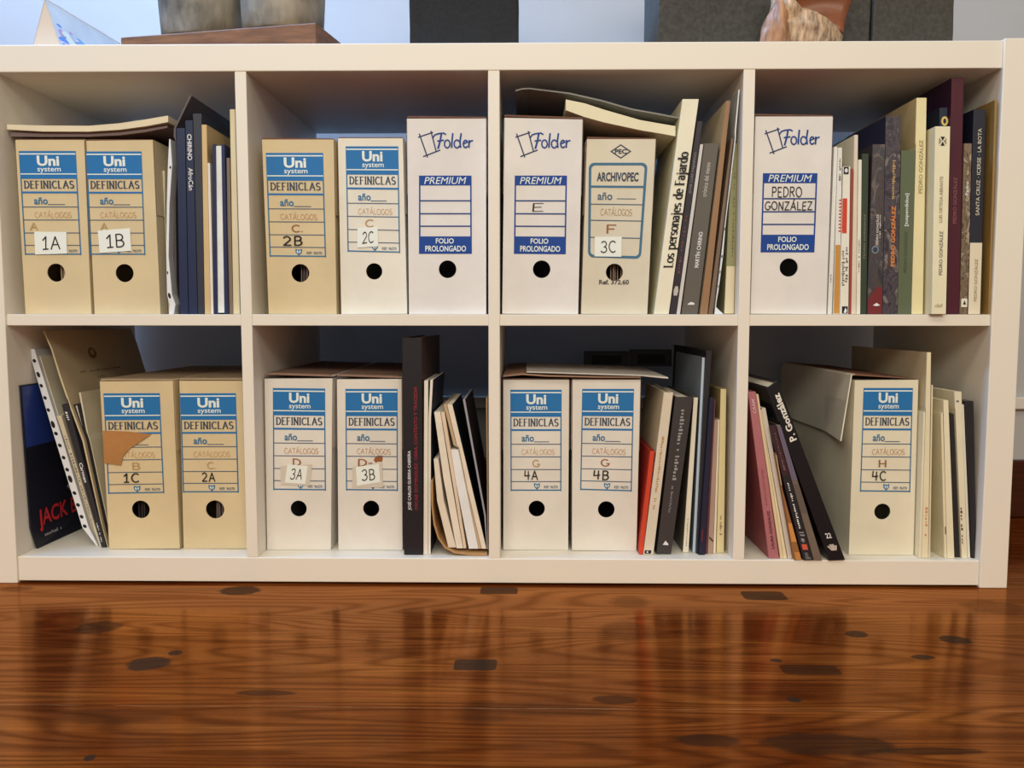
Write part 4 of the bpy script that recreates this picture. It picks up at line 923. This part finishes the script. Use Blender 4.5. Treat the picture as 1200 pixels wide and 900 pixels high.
item('book', 'book', 'book', 'small maroon and black book with a red square low on the spine', 'H', [(655.6,941.6,953.2),(499,902,909.2)], (58,28,30), -0.003, 0.17, side=(46,30,40),
     pr=lambda S: (S.rect(.0,1,655,556,inkmat((34,28,28)),.0004), S.squiggle(.35,.62,550,506,inkmat((120,84,80)),90,14,.0008), S.squiggle(.35,.65,618,564,WH,90,22,.0008), S.rect(.2,.75,643,636.5,inkmat((206,84,60)),.0008), S.squiggle(.2,.8,634,622,inkmat((170,160,150)),90,10,.0008), S.squiggle(.2,.8,654,646,inkmat((120,112,106)),90,6,.0008)))
item('book', 'book', 'book', 'slim lilac and brown book left of the big black book', 'H', [(655.6,953.8,963.6),(498,909.8,914.6)], (112,92,74), -0.003, 0.17, pr=lambda S: (S.rect(.0,1,562,500,inkmat((104,88,98)),.0004), S.rect(.0,1,600,566,inkmat((96,80,66)),.0004)))
item('book', 'book', 'book', 'big black book with white lettering leaning far left of the 4C box', 'H', [(971.5,656.2,990.5,655.2),(898,455,910.6,446)], (22,20,22), -0.004, 0.23, rough=0.35, board=0.003,
     pr=lambda S: (S.text('P. González', .28, .82, 516, 462, inkmat((226,212,184)), 90, .03), S.text('22', .34, .70, 629.5, 623.5, WH, 0, .02),
                   [S.poly([(.5+d*.5,644),(.5+d*.5+.08,644),(.5+d+.07,636+abs(d)*10),(.5+d-.07,636+abs(d)*10)], inkmat((196,176,150)), .0005) for d in (-.24,-.08,.08,.24)]))
item('sheet', 'booklet', 'booklet', 'short cream booklet touching the right side of the 4C box', 'H', [(653.2,1073,1079.4),(483,1078.6,1084.4)], (230,210,166), 0.012, 0.19)
item('book', 'book', 'book', 'tall cream board book with small orange lettering behind the 4C box', 'H', [(653.4,1079.8,1087.8),(413,1086.4,1091.2)], (228,206,158), 0.011, 0.27, side=(206,184,140), pr=lambda S: S.squiggle(.35,.75,627,592,inkmat((206,134,86)),90,9))
item('sheet', 'booklet', 'booklet', 'thin pale booklet right of the tall cream board book', 'H', [(653.2,1088.2,1090),(451,1091.6,1093.2)], (224,202,158), 0.012, 0.19)
item('sheet', 'folder', 'folder', 'cream folder fanned out with a staple near its foot', 'H', [(653,1106.8,1109.6),(484,1102.6,1104.8)], (226,204,156), 0.012, 0.16, side=(232,212,164), pr=lambda S: S.rect(.5,.9,625,616,inkmat((90,76,60)),.0004))
item('sheet', 'folder', 'folder', 'ivory folder left of the narrow dark spine', 'H', [(653.4,1110.2,1118.4),(469,1105.6,1111.2)], (230,210,166), 0.011, 0.19)
item('book', 'booklet', 'booklet', 'narrow black booklet between ivory folders in the fourth lower compartment', 'H', [(651.5,1119,1125.2),(485,1112.8,1117.8)], (40,36,34), 0.016, 0.17)
item('sheet', 'folder', 'folder', 'tall ivory folder with dark pen scribbles right of the black booklet', 'H', [(653,1125.6,1133.4),(459,1118.4,1126.6)], (226,206,164), 0.012, 0.22, pr=lambda S: (S.squiggle(.05,.4,640,592,inkmat((60,54,48)),90,12), S.rect(.2,.6,471,469,GR,.0004)))
item('sheet', 'booklet', 'booklet', 'thin white booklet slipping down before the last black folder', 'H', [(653,1133.8,1137),(474,1127.2,1129.4)], (224,210,178), 0.014, 0.18)
item('sheet', 'folder', 'folder', 'black folder in a clear plastic edge beside the right end panel', 'H', [(653.6,1139,1144.4),(470,1130.6,1140.8)], (42,38,36), 0.012, 0.2, side=(46,42,42), rough=0.3)

# ---- things lying flat on the boxes
def flat(name, cat, label, cols, y0, depth, rgb, grp, name2=None, kind='sheet', rough=0.6):
    top = [on_y(u, a, y0) for u, a, b_ in cols]; bot = [on_y(u, b_, y0) for u, a, b_ in cols]
    bm = bmesh.new(); prism_poly(bm, top+bot[::-1], y0, y0+depth)
    return tag(link(name, bm, colmat(rgb, rough)), label, cat, grp)
FG = 'booklets lying across the boxes'
flat('magazine', 'magazine', 'brown magazine lying flat on the two aged boxes under a cream one', [(12,154.4,159.8),(50,156,160.4),(104,156.2,160.2),(140,154.5,158.5),(170,151.2,154.8),(196,147.2,149.8)], UY+0.012, 0.25, (128,104,92), FG)
flat('magazine', 'magazine', 'cream magazine with a lifted corner lying topmost on the two aged boxes', [(8,145.8,151.6),(50,147,154),(104,147.4,154.2),(140,144.4,152),(170,140,148),(197,135.4,143)], UY+0.006, 0.25, (224,202,162), FG)
flat('folder', 'folder', 'grey card folder lying slanted across the two boxes under the top board', [(604.2,105.5,107),(612,103.2,105),(620,102.8,104.4),(645,105.8,107.4),(668,108.6,110.4),(705,117,118.8),(740,127,128.8),(770,132.4,134.2),(794.8,137.2,139)], UY+0.008, 0.24, (134,126,112), FG)
flat('book', 'book', 'soft cream book lying tilted under the grey folder against the thick white book', [(663,116.5,129),(685,121,137),(708,128.5,143.4),(750,140.6,152.4),(775,145,156.6),(791.5,147.8,159.6)], UY+0.004, 0.2, (230,212,168), FG)
flat('cardboard_sheet', 'cardboard', 'thin brown cardboard sheet lying over the boxes marked 4A and 4B', [(589.5,440,441.8),(612,437.6,439.4),(640,439.4,441.4),(700,441,442.6),(751,441.6,442.8)], 0.036, 0.3, (150,112,84), FG)
flat('envelope', 'envelope', 'white envelope sticking out to the right over the 4B box', [(617,435.6,436.5),(700,438.0,439.2),(751,439.6,440.6),(783,442,443.8)], 0.036, 0.24, (206,190,166), FG)
g_lid = on_y(710, 445-1.5, 0.04).z
# two dim picture cards at the back of the third lower compartment
for u0, u1, v0, v1, lab in ((684,737,411.5,436,'dim grey photo card standing at the back, left of its darker neighbour'), (738,787,409.5,438,'dim dark-framed photo card at the back beside the tall folders')):
    yb = 0.345
    P = [on_y(u0, v1, yb), on_y(u1, v1, yb), on_y(u1, v0, yb), on_y(u0, v0, yb)]
    zb = g_lid+0.0004
    t = thing('photo_card', lab, 'photo', Vector(((P[0].x+P[1].x)/2, yb, zb)), 'photo cards at the back')
    bm = bmesh.new(); add_box(bm, P[0].x, P[1].x, yb, yb+0.004, zb, P[2].z); link('card', bm, colmat((74,70,68)), t)
    bm = bmesh.new(); w = P[1].x-P[0].x; h = P[2].z-P[1].z
    add_box(bm, P[0].x+w*.18, P[1].x-w*.16, yb-0.0006, yb, zb+(P[2].z-zb)*.15, P[2].z-h*.2); link('picture', bm, colmat((34,32,34)), t)

# ================================================================ ON TOP OF THE UNIT
ZT = 0.7622
M_stone = mat('grey_basalt', (0.062, 0.058, 0.050), 0.85, 0.35, 160, 0.5, linear=True)
M_black = mat('black_basalt', (0.017, 0.0175, 0.019), 0.85, 0.3, 180, 0.5, linear=True)
def stone(name, label, u0, u1, y0, depth, m, h):
    a = on_y(u0, 48, y0).x; b_ = on_y(u1, 48, y0).x
    bm = bmesh.new(); add_box(bm, a, b_, y0, y0+depth, ZT, ZT+h)
    bmesh.ops.subdivide_edges(bm, edges=bm.edges[:], cuts=5, use_grid_fill=True)
    for v in bm.verts:
        v.co.x += random.uniform(-.0006, .0006); v.co.y += random.uniform(-.0006, .0006)
        if v.co.z > ZT+0.01: v.co.z += random.uniform(-.0006, .0006)
    return tag(link(name, bm, m, None, 0.002), label, 'stone block', 'dark stone blocks on top of the unit')
stone('stone_block', 'near-black stone block standing alone on top of the shelf unit', 480, 607, 0.06, 0.13, M_black, 0.22)
stone('stone_block', 'wide grey stone block behind the brown seashell', 771, 1019, 0.085, 0.15, M_stone, 0.24)
stone('stone_block', 'pitted grey stone block at the right end of the row', 1022.5, 1117, 0.08, 0.14, M_stone, 0.22)
# speckles of the black block
# wooden plank carrying two pots
pr_ = on_y(370, 26, 0.05); zt = pr_.z
pl_ = on_z(141, 43.5, zt); 
dirx = (pl_-pr_); dirx.z = 0; ln = dirx.length; dirx.normalize(); nrm = Vector((-dirx.y, dirx.x, 0))
if nrm.y < 0: nrm = -nrm
bm = bmesh.new()
c = [pr_, pr_+nrm*0.15, pl_+nrm*0.15, pl_]
lo = [bm.verts.new((p.x, min(p.y, .385), ZT)) for p in c]; hi = [bm.verts.new((p.x, min(p.y, .385), zt)) for p in c]
bm.faces.new(lo); bm.faces.new(hi)
for i in range(4): bm.faces.new([lo[i], lo[(i+1) % 4], hi[(i+1) % 4], hi[i]])
tag(link('wooden_plank', bm, mat('reddish_plank_wood', (118, 74, 42), 0.55, 0.45, 12, 0.1, stretch=(1, 5, 9)), None, 0.002), 'reddish brown wooden plank lying under the two stone pots', 'plank')
M_pot = mat('marbled_grey_stone', (0.27, 0.235, 0.185), 0.6, 0.7, 22, 0.35, linear=True, stretch=(1, 1, 0.5))
def pot(label, uc, rad_px, k, h=0.15):
    base = pr_.lerp(pl_, k)+nrm*0.068
    c = on_y(uc, 20, base.y); R = (on_y(uc+rad_px, 20, base.y)-c).length
    prof = [(0, 0), (R*.86, 0), (R*.93, .004), (R*.965, .03), (R*1.0, .07), (R*1.03, .11), (R*.98, h), (R*.90, h), (R*.9, h-.01), (R*.85, .02), (0, .015)]
    bm = bmesh.new(); n = 40; rings = []
    for r, z in prof:
        if r == 0: rings.append([bm.verts.new((c.x, base.y, zt+0.0005+z))]); continue
        rings.append([bm.verts.new((c.x+r*math.cos(2*math.pi*i/n)*(1+.012*math.sin(5*i/n*6.28)), base.y+r*math.sin(2*math.pi*i/n), zt+0.0005+z)) for i in range(n)])
    for a, b_ in zip(rings[:-1], rings[1:]):
        for i in range(n):
            j = (i+1) % n
            if len(a) == 1: bm.faces.new([a[0], b_[j], b_[i]])
            elif len(b_) == 1: bm.faces.new([a[i], a[j], b_[0]])
            else: bm.faces.new([a[i], a[j], b_[j], b_[i]])
    tag(link('stone_pot', bm, M_pot, None, smooth=True), label, 'pot', 'stone pots on the plank')
pot('left of the two marbled grey stone pots on the wooden plank', 236, 47.4, 0.60)
pot('right of the two marbled grey stone pots, nearer the black block', 331.5, 48.6, 0.17)
# folded paper tent
yt = 0.05
A0 = on_y(35, 50, yt); A1 = on_y(74, 50, yt); AP = on_y(52.5, -2, yt)
A0.z = A1.z = ZT+0.0003
yb = 0.21
q = on_z(150, 42, AP.z-0.0)
t = thing('paper_tent_card', 'folded paper tent card with a pale blue printed side at the left end', 'card', (A1.x, yt, ZT))
bk = Vector((0.0, 0.19, 0))
def panel(name, pts, m, th):
    bm = bmesh.new()
    f_ = [bm.verts.new(p) for p in pts]; g_ = [bm.verts.new(Vector(p)+Vector(th)) for p in pts]
    bm.faces.new(f_); bm.faces.new(g_)
    for i in range(len(pts)): bm.faces.new([f_[i], f_[(i+1) % len(pts)], g_[(i+1) % len(pts)], g_[i]])
    return link(name, bm, m, t)
RB = Vector((A1.x+0.035, 0.25, ZT+0.0003)); AB = Vector((AP.x+0.02, 0.23, AP.z-0.005))
cream = mat('tent_card_inside', (204, 174, 138), 0.7, 0.03, 20)
panel('end_flap', [A0, A1, AP], cream, (0, 0.0006, 0))
mt = mat('tent_card_print', (204, 206, 200), 0.6, 0.10, 22)
panel('printed_side', [A1, RB, AB, AP], mt, (-0.0006, 0, 0))
panel('plain_side', [A0, AP, AB, Vector((A0.x+0.01, 0.25, ZT+0.0003))], cream, (0.0006, 0, 0))
def tent_place(s, tt, lift):
    a = A1.lerp(RB, s); b_ = AP.lerp(AB, s); p = a.lerp(b_, tt); n = (RB-A1).cross(AP-A1).normalized()
    if n.x < 0: n = -n
    return p+n*lift
S = Sheet(tent_place)
random.seed(9)
for i in range(34):
    s = random.uniform(.04, .6); q = .12+random.uniform(0, .5)*(1-s*.8); r = random.uniform(.02, .055)
    S.poly([(s+r*math.cos(a)*random.uniform(.6,1.2), q+r*1.3*math.sin(a)*random.uniform(.6,1.2)) for a in [j*math.pi/4 for j in range(8)]], inkmat(random.choice([(96,136,190),(190,150,180),(220,200,214),(176,90,100),(120,160,190),(210,214,190)])), .0004+i*.00001)
S.done('print', t)
# seashell in front of the wide stone block
def seashell():
    cu, cv, y0 = 948, 24, 0.040
    c = on_y(cu, cv, y0); sc = (on_y(cu+1, cv, y0)-c).x      # metres per picture unit at that depth
    t = thing('seashell', 'large brown and cream conch seashell lying before the wide grey stone block', 'seashell', (c.x, y0, ZT))
    def blob(name, cx, cz, rx, ry, rz, m, tilt=0.0, sharp=0.0):
        bm = bmesh.new(); bmesh.ops.create_icosphere(bm, subdivisions=4, radius=1)
        for v in bm.verts:
            p = v.co.copy(); k = 1+.09*math.sin(4*p.x+3*p.z)+.05*math.sin(9*p.z+5*p.y+2*p.x)+.02*math.sin(17*p.x-13*p.z)
            taper = 1-sharp*max(0, p.z)
            p = Vector((p.x*rx*taper*k, p.y*ry*taper*k, p.z*rz*k)); p.rotate(Euler((0, tilt, 0)))
            v.co = Vector((c.x+cx*sc+p.x, y0+p.y, max(ZT+0.0004, ZT+cz+p.z)))
        return link(name, bm, m, t, smooth=True)
    ms = mat('shell_cream_streaks', (190, 152, 112), 0.45, 0.8, 70, 0.6, stretch=(2.6, 1, .5)); mb = mat('shell_brown', (168, 116, 76), 0.45, 0.6, 55, 0.6, stretch=(2.4, 1, .5)); mo = mat('shell_orange_lip', (136, 76, 44), 0.35, 0.3, 25)
    blob('body_whorl', -2, .026, 44*sc, .024, .026, ms, 0.25)
    blob('outer_whorl', -38, .024, 17*sc, .022, .050, mb, 0.1, .15)
    blob('spire', -28, .055, 16*sc, .02, .045, ms, -0.5, .5)
    # flared lip
    bm = bmesh.new(); rows = []
    for i in range(9):
        a = i/8
        rows.append([bm.verts.new((c.x+sc*(u0+(u1-u0)*b_), y0+.008+.012*math.sin(a*3.1)-.006*b_, ZT+.034+.05*a+.012*math.sin(b_*2.5)-.018*b_*(1-a))) for b_, u0, u1 in [(j/8, 0-20*a, 40+18*a) for j in range(9)]])
    for r0, r1 in zip(rows[:-1], rows[1:]):
        for j in range(8): bm.faces.new([r0[j], r0[j+1], r1[j+1], r1[j]])
    link('flared_lip', bm, mo, t, smooth=True, solid=0.003)
seashell()
